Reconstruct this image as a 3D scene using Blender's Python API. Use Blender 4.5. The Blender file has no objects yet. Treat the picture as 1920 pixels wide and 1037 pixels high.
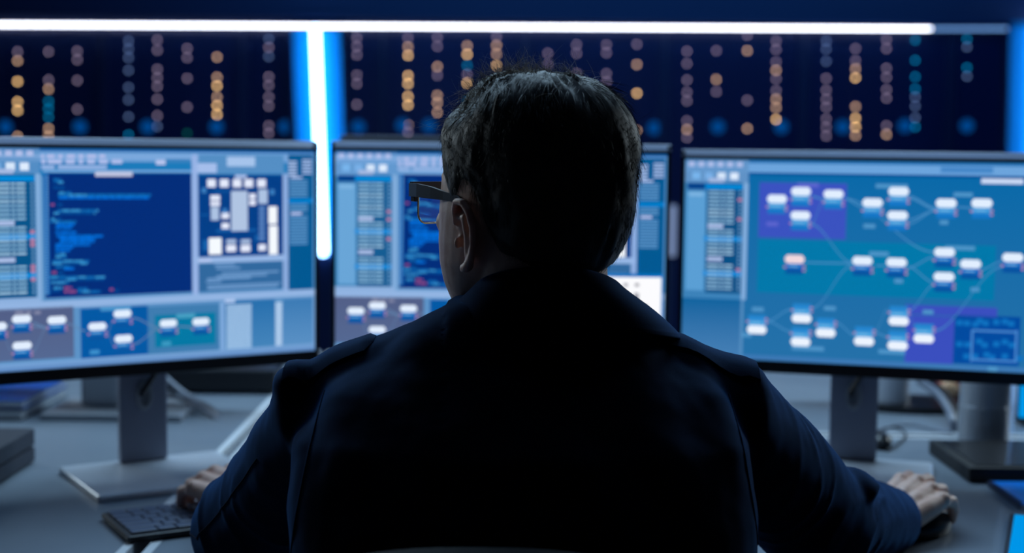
import bpy, bmesh, math, random
import numpy as np
from mathutils import Vector, Matrix, noise
from mathutils.bvhtree import BVHTree
random.seed(7)
C = bpy.context.scene.collection
PI = math.pi
# ------------------------------------------------------------------ camera
CAMZ, F, PITCH, ROLL = 1.24, 2667.0, math.radians(5.05), 0.011
cp, sp = math.cos(PITCH), math.sin(PITCH)
fw = Vector((0, cp, -sp)); r0 = Vector((1, 0, 0)); u0 = Vector((0, sp, cp))
rt = r0*math.cos(ROLL) + u0*math.sin(ROLL); up = u0*math.cos(ROLL) - r0*math.sin(ROLL)
CAM = Vector((0, 0, CAMZ))
def ray(px, py): return fw + rt*((px-960)/F) + up*((518.5-py)/F)
def pt(px, py, Y):
    d = ray(px, py); return CAM + d*(Y/d.y)
def ptz(px, py, z):
    d = ray(px, py); return CAM + d*((z-CAMZ)/d.z)
cam = bpy.data.cameras.new('camera'); co = bpy.data.objects.new('camera', cam); C.objects.link(co)
co.matrix_world = Matrix(((rt.x, up.x, -fw.x, 0), (rt.y, up.y, -fw.y, 0), (rt.z, up.z, -fw.z, CAMZ), (0, 0, 0, 1)))
cam.sensor_width = 36; cam.lens = F*36/1920; cam.clip_start = .05; cam.clip_end = 60
cam.dof.use_dof = True; cam.dof.focus_distance = 1.38; cam.dof.aperture_fstop = 3.5; cam.dof.aperture_blades = 0
S = bpy.context.scene; S.camera = co
S.view_settings.view_transform = 'Standard'; S.view_settings.look = 'None'; S.view_settings.exposure = 0; S.view_settings.gamma = 1
S.view_settings.use_curve_mapping = False
try:
    S.cycles.use_denoising = True; S.cycles.denoiser = 'OPENIMAGEDENOISE'; S.cycles.sample_clamp_indirect = 6
    S.cycles.max_bounces = 8
except Exception: pass
# ------------------------------------------------------------------ materials
def lin(c):
    c = c/255.0
    return c/12.92 if c <= .04045 else ((c+.055)/1.055)**2.4
def L(r, g, b): return (lin(r), lin(g), lin(b), 1)
MATS = {}
def mat(name, col, rough=.5, metal=0, bump=None, emit=None, es=1, sheen=0, sheen_col=None, spec=.5, trans=0, noise_col=None, sss=0, coat=0):
    if name in MATS: return MATS[name]
    m = bpy.data.materials.new(name); m.use_nodes = True; nt = m.node_tree; b = nt.nodes['Principled BSDF']
    b.inputs['Base Color'].default_value = col; b.inputs['Roughness'].default_value = rough; b.inputs['Metallic'].default_value = metal
    b.inputs['Specular IOR Level'].default_value = spec
    if sheen:
        b.inputs['Sheen Weight'].default_value = sheen; b.inputs['Sheen Roughness'].default_value = .45
        b.inputs['Sheen Tint'].default_value = sheen_col or (1, 1, 1, 1)
    if trans: b.inputs['Transmission Weight'].default_value = trans; b.inputs['IOR'].default_value = 1.45
    if sss:
        b.inputs['Subsurface Weight'].default_value = sss; b.inputs['Subsurface Radius'].default_value = (.01, .004, .002); b.inputs['Subsurface Scale'].default_value = 1
    if coat: b.inputs['Coat Weight'].default_value = coat
    if emit: b.inputs['Emission Color'].default_value = emit; b.inputs['Emission Strength'].default_value = es
    tc = nt.nodes.new('ShaderNodeTexCoord')
    if bump:
        n = nt.nodes.new('ShaderNodeTexNoise'); n.inputs['Scale'].default_value = bump[0]; n.inputs['Detail'].default_value = 4
        bp = nt.nodes.new('ShaderNodeBump'); bp.inputs['Strength'].default_value = bump[1]; bp.inputs['Distance'].default_value = bump[2]
        nt.links.new(tc.outputs['Object'], n.inputs['Vector']); nt.links.new(n.outputs['Fac'], bp.inputs['Height']); nt.links.new(bp.outputs[0], b.inputs['Normal'])
    if noise_col:
        n = nt.nodes.new('ShaderNodeTexNoise'); n.inputs['Scale'].default_value = noise_col[0]; n.inputs['Detail'].default_value = 5
        cr = nt.nodes.new('ShaderNodeValToRGB'); cr.color_ramp.elements[0].position = .35; cr.color_ramp.elements[1].position = .65
        cr.color_ramp.elements[0].color = col; cr.color_ramp.elements[1].color = noise_col[1]
        nt.links.new(tc.outputs['Object'], n.inputs['Vector']); nt.links.new(n.outputs['Fac'], cr.inputs[0]); nt.links.new(cr.outputs[0], b.inputs['Base Color'])
    MATS[name] = m; return m
def emis(name, col, s=1):
    if name in MATS: return MATS[name]
    m = bpy.data.materials.new(name); m.use_nodes = True; nt = m.node_tree; nt.nodes.clear()
    e = nt.nodes.new('ShaderNodeEmission'); e.inputs[0].default_value = col; e.inputs[1].default_value = s
    o = nt.nodes.new('ShaderNodeOutputMaterial'); nt.links.new(e.outputs[0], o.inputs[0]); MATS[name] = m; return m
def screen_mat():
    m = bpy.data.materials.new('screen_display'); m.use_nodes = True; nt = m.node_tree; b = nt.nodes['Principled BSDF']
    b.inputs['Base Color'].default_value = (.01, .01, .012, 1); b.inputs['Roughness'].default_value = .5
    a = nt.nodes.new('ShaderNodeVertexColor'); a.layer_name = 'Col'
    nt.links.new(a.outputs[0], b.inputs['Emission Color']); b.inputs['Emission Strength'].default_value = 1.0
    return m
M_SCREEN = screen_mat()
M_desk = mat('desk_laminate', L(120, 130, 142), .36, bump=(900, .12, .001), noise_col=(3.5, L(130, 140, 151)))
M_edge = mat('white_edge_band', L(225, 228, 232), .4)
M_blackp = mat('black_plastic', L(22, 23, 27), .38)
M_matteblack = mat('matte_black', L(16, 17, 22), .6, bump=(600, .1, .0005))
M_darkgrey = mat('dark_grey_plastic', L(52, 55, 66), .5)
M_silver = mat('silver_plastic', L(165, 170, 178), .35, .35)
M_stand = mat('stand_grey', L(140, 146, 165), .45, .1)
M_base = mat('stand_base_silver', L(196, 202, 212), .28, .1)
M_rim = mat('monitor_rim', L(140, 148, 165), .3, .6)
M_floor = mat('carpet', L(28, 32, 42), .9, bump=(300, .5, .002), noise_col=(40, L(36, 40, 52)))
M_wall = mat('navy_wall', L(22, 34, 58), .7, bump=(80, .05, .001))
M_ceil = mat('ceiling_paint', L(40, 44, 56), .8, bump=(120, .05, .001))
M_rack = mat('rack_metal', L(18, 38, 82), .45, .2)
M_rackdoor = mat('rack_door', L(14, 36, 84), .3, .1)
M_bluepanel = mat('blue_diffusing_panel', (.003, .27, .60, 1), .6, spec=.08)
M_skin = mat('skin', L(240, 196, 174), .48, bump=(260, .25, .0006), noise_col=(60, L(228, 176, 152)), sss=.12)
M_hair = mat('hair', L(40, 36, 33), .5, spec=.3, noise_col=(50, L(66, 60, 54)))
M_cloth = mat('navy_twill', L(5, 8, 20), .9, bump=(1400, .35, .0006), sheen=.30, sheen_col=(.08, .36, 1, 1), noise_col=(30, L(6, 11, 26)), spec=.05)  # blue sheen tint imitates blue rim light along the cloth edges
M_stitch = mat('stitching', L(14, 24, 52), .8, spec=.1)
M_trouser = mat('dark_trousers', L(18, 20, 28), .85, bump=(800, .3, .0006))
M_shoe = mat('black_leather', L(12, 12, 14), .35)
M_frame = mat('glasses_acetate', L(16, 20, 36), .3)
M_fmetal = mat('glasses_metal', L(215, 200, 165), .25, .9)
M_lens = mat('lens_glass', (1, 1, 1, 1), .0, trans=1)
M_chair = mat('chair_mesh', L(14, 15, 22), .7, bump=(500, .4, .001))
M_key = mat('keycap', L(78, 88, 112), .4)
M_kb = mat('keyboard_body', L(24, 27, 34), .5)
M_cable = mat('grey_cable', L(120, 126, 140), .45)
M_cabled = mat('black_cable', L(14, 15, 20), .4)
# ------------------------------------------------------------------ mesh helpers
class MB:
    def __init__(s): s.v = []; s.f = []; s.m = []; s.mats = []
    def mi(s, m):
        if m is None: return 0
        if m not in s.mats: s.mats.append(m)
        return s.mats.index(m)
    def add(s, vs, fs, m=None, M=None):
        k = len(s.v); i = s.mi(m)
        for v in vs:
            v = Vector(v); s.v.append(M @ v if M else v)
        for f in fs: s.f.append([k+a for a in f]); s.m.append(i)
    def box(s, lo, hi, m=None, M=None, bev=0, seg=2):
        bm = bmesh.new(); bmesh.ops.create_cube(bm, size=1)
        c = [(lo[i]+hi[i])/2 for i in range(3)]; d = [hi[i]-lo[i] for i in range(3)]
        for v in bm.verts: v.co = Vector((c[0]+v.co.x*d[0], c[1]+v.co.y*d[1], c[2]+v.co.z*d[2]))
        if bev: bmesh.ops.bevel(bm, geom=bm.edges[:], offset=bev, segments=seg, profile=.5, affect='EDGES')
        s.bm(bm, m, M)
    def bm(s, bm, m=None, M=None):
        bm.verts.index_update(); s.add([v.co.copy() for v in bm.verts], [[v.index for v in f.verts] for f in bm.faces], m, M); bm.free()
    def slab(s, outline, z0, z1, m=None, M=None, bev=0):   # outline in xy
        bm = bmesh.new(); vs = [bm.verts.new((x, y, z0)) for x, y in outline]; f = bm.faces.new(vs)
        r = bmesh.ops.extrude_face_region(bm, geom=[f])
        for e in r['geom']:
            if isinstance(e, bmesh.types.BMVert): e.co.z = z1
        bmesh.ops.recalc_face_normals(bm, faces=bm.faces[:])
        if bev: bmesh.ops.bevel(bm, geom=[e for e in bm.edges if abs(e.verts[0].co.z-e.verts[1].co.z) < 1e-6], offset=bev, segments=2, affect='EDGES')
        s.bm(bm, m, M)
    def tube(s, pts, rad, seg=12, m=None, M=None, cap=True, flat=None):
        pts = [Vector(p) for p in pts]; n = len(pts)
        if not hasattr(rad, '__len__'): rad = [rad]*n
        T = [(pts[min(i+1, n-1)]-pts[max(i-1, 0)]).normalized() for i in range(n)]
        a = Vector((0, 0, 1)) if abs(T[0].z) < .9 else Vector((1, 0, 0))
        N = (a - T[0]*a.dot(T[0])).normalized(); rings = []
        def ring(c, t, nn, r):
            b = t.cross(nn); ry = r*(flat or 1)
            return [c + b*(r*math.cos(2*PI*k/seg)) + nn*(ry*math.sin(2*PI*k/seg)) for k in range(seg)]
        for i in range(n):
            N = (N - T[i]*N.dot(T[i])).normalized()
            if cap and i == 0:
                for q in (.97, .75, .4): rings.append(ring(pts[0]-T[0]*rad[0]*q, T[0], N, rad[0]*math.sqrt(1-q*q)))
            rings.append(ring(pts[i], T[i], N, rad[i]))
            if cap and i == n-1:
                for q in (.4, .75, .97): rings.append(ring(pts[i]+T[i]*rad[i]*q, T[i], N, rad[i]*math.sqrt(1-q*q)))
        s.loft(rings, m, M)
    def loft(s, rings, m=None, M=None, close=True):
        vs = [v for r in rings for v in r]; n = len(rings[0]); fs = []
        for i in range(len(rings)-1):
            for k in range(n):
                k2 = (k+1) % n; fs.append([i*n+k, i*n+k2, (i+1)*n+k2, (i+1)*n+k])
        if close: fs.append(list(range(n))[::-1]); fs.append([(len(rings)-1)*n+k for k in range(n)])
        s.add(vs, fs, m, M)
    def ell(s, c, r, m=None, M=None, nu=24, nv=14, rot=None):
        vs = []; fs = []; R = rot or Matrix.Identity(3); c = Vector(c)
        rings = []
        for i in range(1, nv):
            t = PI*i/nv
            rings.append([c + R @ Vector((r[0]*math.sin(t)*math.cos(2*PI*k/nu), r[1]*math.sin(t)*math.sin(2*PI*k/nu), -r[2]*math.cos(t))) for k in range(nu)])
        s.loft(rings, m, M)
    def lathe(s, prof, c, seg=32, m=None, M=None):   # prof [(r,z)]
        s.loft([[Vector((c[0]+r*math.cos(2*PI*k/seg), c[1]+r*math.sin(2*PI*k/seg), c[2]+z)) for k in range(seg)] for r, z in prof], m, M)
    def build(s, name, m=None, parent=None, smooth=False, fixn=True, loc=None):
        me = bpy.data.meshes.new(name); me.from_pydata([tuple(v) for v in s.v], [], s.f)
        if s.mats:
            for q in s.mats: me.materials.append(q)
            me.polygons.foreach_set('material_index', s.m)
        elif m: me.materials.append(m)
        if fixn:
            bm = bmesh.new(); bm.from_mesh(me); bmesh.ops.recalc_face_normals(bm, faces=bm.faces[:]); bm.to_mesh(me); bm.free()
        if smooth:
            me.polygons.foreach_set('use_smooth', [True]*len(me.polygons))
            try: me.set_sharp_from_angle(angle=math.radians(40))
            except Exception: pass
        me.update(); o = bpy.data.objects.new(name, me); C.objects.link(o)
        if parent is not None: o.parent = parent; o.matrix_parent_inverse = parent_inv(parent)
        return o
def parent_inv(p):
    M = Matrix.Identity(4); q = p
    while q is not None:
        M = (q.matrix_parent_inverse.copy() if q.parent else Matrix.Identity(4)) @ q.matrix_basis @ M if q.parent else q.matrix_basis @ M
        q = q.parent
    return M.inverted()
def thing(name, label, cat, loc=(0, 0, 0), group=None, rotz=0):
    o = bpy.data.objects.new(name, None); C.objects.link(o); o.location = loc; o.rotation_euler = (0, 0, rotz); o.empty_display_size = .05
    o['label'] = label; o['category'] = cat
    if group: o['group'] = group
    return o
def tag(o, label, cat, group=None):
    o['label'] = label; o['category'] = cat
    if group: o['group'] = group
    return o
def struct(o): o['kind'] = 'structure'; return o
def RZ(a, loc=(0, 0, 0)): return Matrix.Translation(loc) @ Matrix.Rotation(a, 4, 'Z')
def evaluate(o, mods):
    for fn in mods: fn(o)
    bpy.context.view_layer.update(); dg = bpy.context.evaluated_depsgraph_get()
    me = bpy.data.meshes.new_from_object(o.evaluated_get(dg)); o.modifiers.clear(); old = o.data; o.data = me; bpy.data.meshes.remove(old)
def remesh(vox, smooth_it=3, fac=.5):
    def f(o):
        m = o.modifiers.new('r', 'REMESH'); m.mode = 'VOXEL'; m.voxel_size = vox; m.use_smooth_shade = True
        if smooth_it: k = o.modifiers.new('s', 'SMOOTH'); k.iterations = smooth_it; k.factor = fac
    return [f]
# ------------------------------------------------------------------ room
DZ = .74
def boxobj(name, lo, hi, m, parent=None, bev=0):
    b = MB(); b.box(lo, hi, None, None, bev); return b.build(name, m, parent)
WY = 7.0
struct(boxobj('floor', (-4.5, -2.2, -.1), (4.5, 8.2, 0), M_floor))
struct(boxobj('ceiling', (-4.5, -2.2, 2.8), (4.5, 8.2, 2.9), M_ceil))
struct(boxobj('wall_back', (-4.5, 8.0, 0), (4.5, 8.2, 2.8), M_wall))
struct(boxobj('wall_left', (-4.6, -2.2, 0), (-4.5, 8.2, 2.8), M_wall))
struct(boxobj('wall_right', (4.5, -2.2, 0), (4.6, 8.2, 2.8), M_wall))
struct(boxobj('wall_front', (-4.5, -2.3, 0), (4.5, -2.2, 2.8), M_wall))
# soffit over the rack row
ztop_l, ztop_r = pt(0, 47, WY-.08).z, pt(1900, 53, WY-.08).z
struct(boxobj('trim_1', (-4.5, WY-.02, 1.875), (4.5, 8.0, 2.8), mat('soffit_navy', L(30, 52, 96), .6)))
# horizontal light line under the soffit
t = thing('light_line', 'long thin horizontal white light strip along the top of the racks', 'light strip', (0, WY-.05, 1.85))
a, b_ = pt(-40, 46, WY-.08), pt(1745, 54, WY-.08)
M_line = emis('white_line_glow', (6.3, 6.6, 7.6, 1), 1.0)
m_ = MB(); m_.tube([a, b_], .0046, 10, cap=True); m_.build('glowing_tube', M_line, t)
m_ = MB(); m_.tube([b_+Vector((.01, 0, 0)), pt(1888, 54, WY-.08)], .006, 10); o = m_.build('dim_tube_end', emis('dim_line_glow', (.22, .5, 1.1, 1), 1.0), t); o['label'] = 'dim bluish end of the strip'
m_ = MB(); m_.box((-4.4, WY-.07, 1.865), (4.4, WY-.02, 1.875)); m_.build('mounting_rail', M_rack, t)
# vertical light columns
def column(pa, pb, name, label, w=.115, strong=True):
    t = thing(name, label, 'light column', (pb.x, pb.y, 0))
    def P(p, dx, dy): return Vector((p.x+dx, p.y+dy, p.z))
    m = MB()
    n = 10
    lo = pb.copy(); lo.z -= .02
    rings = [[P(q, -w, .05), P(q, w, .05), P(q, w, .12), P(q, -w, .12)] for q in (pa, lo)]
    m.loft(rings); m.build('side_panel', M_bluepanel, t)
    m = MB(); m.loft([[P(q, -w-.012, .03), P(q, -w, .03), P(q, -w, .13), P(q, -w-.012, .13)] for q in (pa, lo)])
    m.loft([[P(q, w, .03), P(q, w+.012, .03), P(q, w+.012, .13), P(q, w, .13)] for q in (pa, lo)]); m.build('edge_trim', M_rack, t)
    m = MB(); m.tube([pa, pb], .019, 16); m.build('glowing_tube', emis('column_glow', (4.2, 8.5, 16.0, 1), 1.0), t)
    m = MB(); q = lo; m.box((q.x-w-.012, q.y+.03, 0), (q.x+w+.012, q.y+.13, q.z)); m.build('column_foot', M_rack, t)
column(pt(591, 55, WY-.12), pt(606, 472, WY-.12), 'light_column', 'glowing white vertical light strip with blue side panels, between the left and centre monitors')
column(pt(1962, 40, WY-.12), pt(1950, 560, WY-.12), 'light_column', 'blue glowing column at the right edge of the picture', w=.16)
# racks
LEDS = {33: [(97, 0), (114, 1), (153, 2), (191, 2), (207, 2), (256, 1)], 91: [(97, 0), (150, 0), (167, 1), (190, 3), (204, 3), (220, 3), (241, 1), (255, 1)],
 145: [(96, 0), (112, 0), (151, 0), (205, 0)], 241: [(77, 4), (92, 4), (108, 4), (132, 4), (164, 4), (187, 4), (219, 4), (253, 3)],
 295: [(75, 0), (94, 0), (130, 0), (146, 0), (162, 0), (186, 0), (217, 0), (237, 4)], 351: [(91, 0), (108, 0), (147, 0), (201, 0), (250, 5)],
 407: [(107, 1), (145, 1), (161, 2), (182, 1), (198, 2), (215, 2)], 504: [(73, 4), (89, 0), (106, 4), (144, 0), (160, 0), (182, 0), (199, 0), (236, 0), (250, 0)],
 669: [(71, 0), (87, 0), (103, 0), (141, 0), (157, 0), (196, 0), (260, 0)], 765: [(71, 0), (88, 1), (104, 2), (142, 2), (157, 2), (181, 2), (197, 2), (234, 1), (248, 0)],
 820: [(70, 0), (87, 0), (125, 1), (141, 0), (179, 1), (193, 1), (211, 1)], 876: [(86, 1), (102, 2), (123, 3), (140, 0), (156, 2), (190, 3)],
 931: [(69, 0), (85, 1), (101, 1), (123, 2)], 1027: [(100, 0), (121, 0)], 1081: [(84, 0), (100, 0), (138, 0)], 1137: [(84, 0), (99, 0), (138, 0), (153, 0)],
 1194: [(83, 0), (121, 1), (175, 2), (245, 1)], 1288: [(96, 0), (119, 0), (150, 0), (173, 0), (189, 0), (227, 0), (243, 1), (258, 0)],
 1343: [(95, 0), (149, 1), (172, 0)], 1401: [(66, 0), (95, 1), (188, 0), (241, 1)], 1455: [(77, 0), (93, 0), (116, 0), (132, 1), (148, 0), (170, 0), (186, 1), (202, 1), (224, 2)],
 1549: [(77, 4), (92, 4), (115, 4), (147, 0), (169, 0), (186, 0), (201, 0), (223, 0), (239, 0), (255, 0)],
 1604: [(91, 0), (114, 0), (129, 1), (146, 2), (200, 1), (222, 2), (238, 2), (254, 1)], 1662: [(74, 0), (91, 0), (128, 0), (145, 0), (168, 0), (184, 0), (236, 0), (252, 1)],
 1716: [(75, 3), (113, 3), (144, 3), (167, 3), (182, 4), (199, 4), (221, 4), (238, 3)], 1813: [(73, 3), (88, 4), (127, 3), (143, 4)]}
LCOL = [('dim_amber_led', (.060, .046, .070), 1), ('amber_led', (.19, .115, .075), 1), ('bright_amber_led', (.36, .215, .09), 1), ('teal_led', (0, .05, .11), 1), ('dim_blue_led', (.022, .036, .075), 1), ('green_led', (0, .02, .016), 1)]
LEDR = .0072
LM = [emis(n, (c[0]*16, c[1]*16, c[2]*16, 1), s) for n, c, s in LCOL]
led_meshes = []
for k, m in enumerate(LM):
    q = MB(); q.lathe([(LEDR, 0), (LEDR, .002), (LEDR*.8, .004), (LEDR*.3, .0048)], (0, 0, 0), 16)
    o = q.build('status_light', m); o.data.transform(Matrix.Rotation(PI/2, 4, 'X')); led_meshes.append(o.data); bpy.data.objects.remove(o)
q = MB(); q.lathe([(.032, 0), (.032, .003), (.024, .006), (.008, .007)], (0, 0, 0), 24)
o = q.build('blue_spot', emis('blue_spot_glow', (.0, .055, .24, 1), 1)); o.data.transform(Matrix.Rotation(PI/2, 4, 'X')); spot_mesh = o.data; bpy.data.objects.remove(o)  # soft blue reflections on the racks, put in as dim glowing discs
bounds = [-230, -12, 193, 455, 545, 655, 715, 980, 1240, 1500, 1775, 1868, 1900, 2160]
desc = ['cut by the left edge, amber lights in its first columns', 'third and fourth light columns from the left, dim blue and grey dots', None]
racks = [(-300, -8), (-6, 193), (195, 456), (458, 548), (652, 716), (718, 982), (984, 1242), (1244, 1502), (1504, 1776), (1778, 1888), (1992, 2220)]
rlab = {(-6, 193): 'dark server rack farthest left in view, amber and teal light dots over the left monitor',
 (195, 456): 'dark server rack whose last column has five bright amber dots, above the left monitor',
 (458, 548): 'narrow dark server rack just left of the glowing white column, one dim column of dots',
 (652, 716): 'narrow dark server rack just right of the glowing white column, one dim column of dots',
 (718, 982): 'dark server rack with four amber light columns, directly left of the mans head',
 (984, 1242): 'dark server rack behind and just right of the top of the mans head',
 (1244, 1502): 'dark server rack above the gap between centre and right monitors',
 (1504, 1776): 'dark server rack with the densest light columns, above the right monitor',
 (1778, 1888): 'narrow bluish server rack with four teal dots, nearest the blue column on the right'}
for (xa, xb) in racks:
    if (xa, xb) not in rlab: continue
    ca = pt(xa, 283, WY).x; cb = pt(xb, 283, WY).x
    t = thing('server_rack', rlab[(xa, xb)], 'server rack', ((ca+cb)/2, WY+.4, 0), 'row of dark server racks')
    m = MB(); f_ = .022
    m.box((ca, WY+.012, 0), (cb, WY+.95, 1.86)); m.build('cabinet_body', M_rack, t)
    m = MB()
    m.box((ca, WY-.012, .04), (ca+f_, WY+.012, 1.86)); m.box((cb-f_, WY-.012, .04), (cb, WY+.012, 1.86)); m.box((ca+f_, WY-.012, 1.835), (cb-f_, WY+.012, 1.86)); m.box((ca+f_, WY-.012, .04), (cb-f_, WY+.012, .08)); m.build('door_frame', M_rack, t)
    m = MB(); z = .08
    while z < 1.82:
        m.box((ca+f_, WY+.002, z), (cb-f_, WY+.010, z+.039), None, None, .002, 1); z += .0425
    m.build('unit_fascia', M_rackdoor, t)
    for px, lst in LEDS.items():
        if xa <= px < xb:
            for py, k in lst:
                o = bpy.data.objects.new('status_light', led_meshes[k]); C.objects.link(o); p = pt(px, py, WY-.003)
                o.parent = t; o.location = p - Vector(t.location)
    for px, py in ((10, 238), (150, 238), (277, 238), (406, 238), (536, 238), (672, 238), (755, 235), (805, 236), (1227, 240), (1346, 238), (1465, 238), (1580, 238), (1697, 236), (1813, 236)):
        if xa <= px < xb:
            o = bpy.data.objects.new('blue_spot', spot_mesh); C.objects.link(o); o.parent = t; o.location = pt(px, py, WY-.003) - Vector(t.location)
# pale unidentified upright strip between monitors: brightness painted as emission, post added
o = MB(); p = pt(1261, 433, 5.0); o.box((p.x-.012, 4.99, p.z-.09), (p.x+.012, 5.01, p.z+.09), None, None, .004)
post = thing('pale_strip_post', 'added slim post with a pale vertical strip given its own glow, in the gap between centre and right monitors', 'glowing strip', (p.x, 5.02, 0))
o.build('pale_strip', emis('pale_strip_glow', (.17, .24, .42, 1)), post)
o = MB(); o.box((p.x-.014, 5.01, .02), (p.x+.014, 5.03, p.z+.1)); o.build('pole', M_rack, post)
o = MB(); o.box((p.x-.1, 4.95, 0), (p.x+.1, 5.1, .02)); o.build('foot_plate', M_rack, post)
# ------------------------------------------------------------------ desks
def desk(name, label, lo, hi, edges, legs):
    t = thing(name, label, 'desk', ((lo[0]+hi[0])/2, (lo[1]+hi[1])/2, 0), 'joined office desks')
    e = .012
    boxobj('desktop', (lo[0]+e, lo[1]+e, DZ-.028), (hi[0]-e, hi[1]-e, DZ), M_desk, t)
    m = MB()
    m.box((lo[0], lo[1], DZ-.028), (lo[0]+e, hi[1], DZ)); m.box((hi[0]-e, lo[1], DZ-.028), (hi[0], hi[1], DZ))
    m.box((lo[0]+e, lo[1], DZ-.028), (hi[0]-e, lo[1]+e, DZ)); m.box((lo[0]+e, hi[1]-e, DZ-.028), (hi[0]-e, hi[1], DZ))
    m.build('edge_band', M_edge, t)
    for x, y in legs:
        boxobj('leg', (x-.03, y-.03, 0), (x+.03, y+.03, DZ-.028), M_darkgrey, t)
    return t
SX = -.464
desk('desk', 'long grey desk with white edge band, left of the double white seam under the keyboard', (-1.9, 1.1), (SX-.010, 3.5), 0, [(-1.8, 1.2), (-1.8, 3.4), (-.56, 3.4), (-.56, 1.2)])
desk('desk', 'wide grey desk at which the man sits, its right part under his mouse', (SX+.010, 1.62), (1.45, 2.50), 0, [(1.35, 1.72), (1.35, 2.4), (-.36, 2.4)])
desk('desk', 'x', (SX+.010, 2.525), (1.45, 3.5), 0, [(1.35, 2.62), (1.35, 3.4), (-.36, 3.4), (-.36, 2.62)])['label'] = 'rear right grey desk, behind the right monitor and carrying the round column stand'
# ------------------------------------------------------------------ screens / UI
class Screen:
    def __init__(s, TL, TR, H):   # world corner points of display area
        s.o = TL.copy(); s.u = TR-TL; s.v = Vector((0, 0, -H)); s.n = Vector((s.u.y, -s.u.x, 0)).normalized()
        if s.n.y > 0: s.n = -s.n
        s.V = []; s.Fc = []; s.Cc = []
    def uv(s, px, py):
        d = ray(px, py); t_ = (s.o-CAM).dot(s.n)/d.dot(s.n); p = CAM + d*t_ - s.o
        return p.dot(s.u)/s.u.length_squared, p.dot(s.v)/s.v.length_squared
    def quad(s, uvs, cols, lay):
        k = len(s.V)
        for (a, b) in uvs:
            a = min(max(a, 0), 1); b = min(max(b, 0), 1)
            s.V.append(s.o + s.u*a + s.v*b + s.n*(.0004 + lay*.00012))
        s.Fc.append([k+i for i in range(len(uvs))]); s.Cc += cols
    def rect(s, u0, v0, u1, v1, c, lay=1, c2=None):
        if u1 < 0 or u0 > 1 or v1 < 0 or v0 > 1: return
        a = L(*c); b = L(*(c2 or c)); s.quad([(u0, v0), (u0, v1), (u1, v1), (u1, v0)], [a, b, b, a], lay)
    def build(s, parent):
        me = bpy.data.meshes.new('screen'); me.from_pydata([tuple(v) for v in s.V], [], s.Fc); me.materials.append(M_SCREEN)
        ca = me.color_attributes.new('Col', 'FLOAT_COLOR', 'CORNER')
        for i, c in enumerate(s.Cc): ca.data[i].color = c
        o = bpy.data.objects.new('screen', me); C.objects.link(o); o.parent = parent; o.matrix_parent_inverse = parent_inv(parent); return o
def monitor(label, P0, P1, ztop, zbot, stand=True):
    P0 = Vector(P0); P1 = Vector(P1); mid = (P0+P1)/2; ang = math.atan2(P1.y-P0.y, P1.x-P0.x); W = (P1-P0).length/2
    t = thing('monitor', label, 'monitor', (mid.x, mid.y, DZ), 'three monitors on the front desks'); M = RZ(ang, (mid.x, mid.y, 0))
    m = MB(); m.box((-W, .002, zbot), (W, .030, ztop), M_blackp, M, .003); m.box((-W+.06, .03, zbot+.04), (W-.06, .055, ztop-.06), M_silver, M, .012); m.build('housing', None, t)
    bt, bs, bb = .0135, .006, .019
    m = MB(); m.box((-W, -.004, zbot), (W, .0025, zbot+bb), M_blackp, M, .0015); m.box((-W, -.004, zbot+bb), (-W+bs, .0025, ztop), M_blackp, M, .001); m.box((W-bs, -.004, zbot+bb), (W, .0025, ztop), M_blackp, M, .001)
    m.box((-W, -.004, ztop-bt), (W, .0025, ztop-.0095), M_blackp, M); m.build('bezel', None, t)
    m = MB(); m.loft([[Vector((x, -.0055, ztop-.0095)), Vector((x, -.0045, ztop-.0075)), Vector((x, .003, ztop+.0005)), Vector((x, .008, ztop+.002)), Vector((x, .032, ztop+.002)), Vector((x, .032, ztop-.0095))] for x in (-W, W)], None, M); o = m.build('top_rim', M_rim, t)
    hz = (ztop+zbot)/2
    # neck and base
    m = MB(); m.box((-.0375, .055, DZ+.012), (.0375, .072, zbot+.2), None, M, .003)
    o = m.build('neck', M_stand, t)
    m = MB(); m.lathe([(.013, 0), (.013, .0025), (.009, .0025), (.009, 0)], (0, 0, 0), 24, None, M @ Matrix.Translation((0, .0545, DZ+.115)) @ Matrix.Rotation(PI/2, 4, 'X') @ Matrix.Scale(1.8, 4, (0, 1, 0))); m.build('cable_hole_rim', M_silver, t)
    m = MB(); m.box((-.05, .045, hz-.05), (.05, .072, hz+.05), None, M, .004); m.build('mount_plate', M_darkgrey, t)
    m = MB(); m.box((-.125, -.13, DZ), (.125, .085, DZ+.011), None, M, .004, 3); m.build('base', M_base, t)
    d = MB(); a = M @ Vector((-.004, .05, DZ+.105)); pts = [M @ Vector((.03, .045, zbot+.03)), M @ Vector((.01, .035, DZ+.15)), M @ Vector((-.004, .042, DZ+.125)), M @ Vector((-.004, .08, DZ+.105))]
    d.tube(pts, .0045, 8); d.build('power_cable', M_cabled, t)
    TL = M @ Vector((-W+bs, 0, ztop-bt)); TR = M @ Vector((W-bs, 0, ztop-bt))
    return t, Screen(TL, TR, ztop-bt-zbot-bb)
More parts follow.
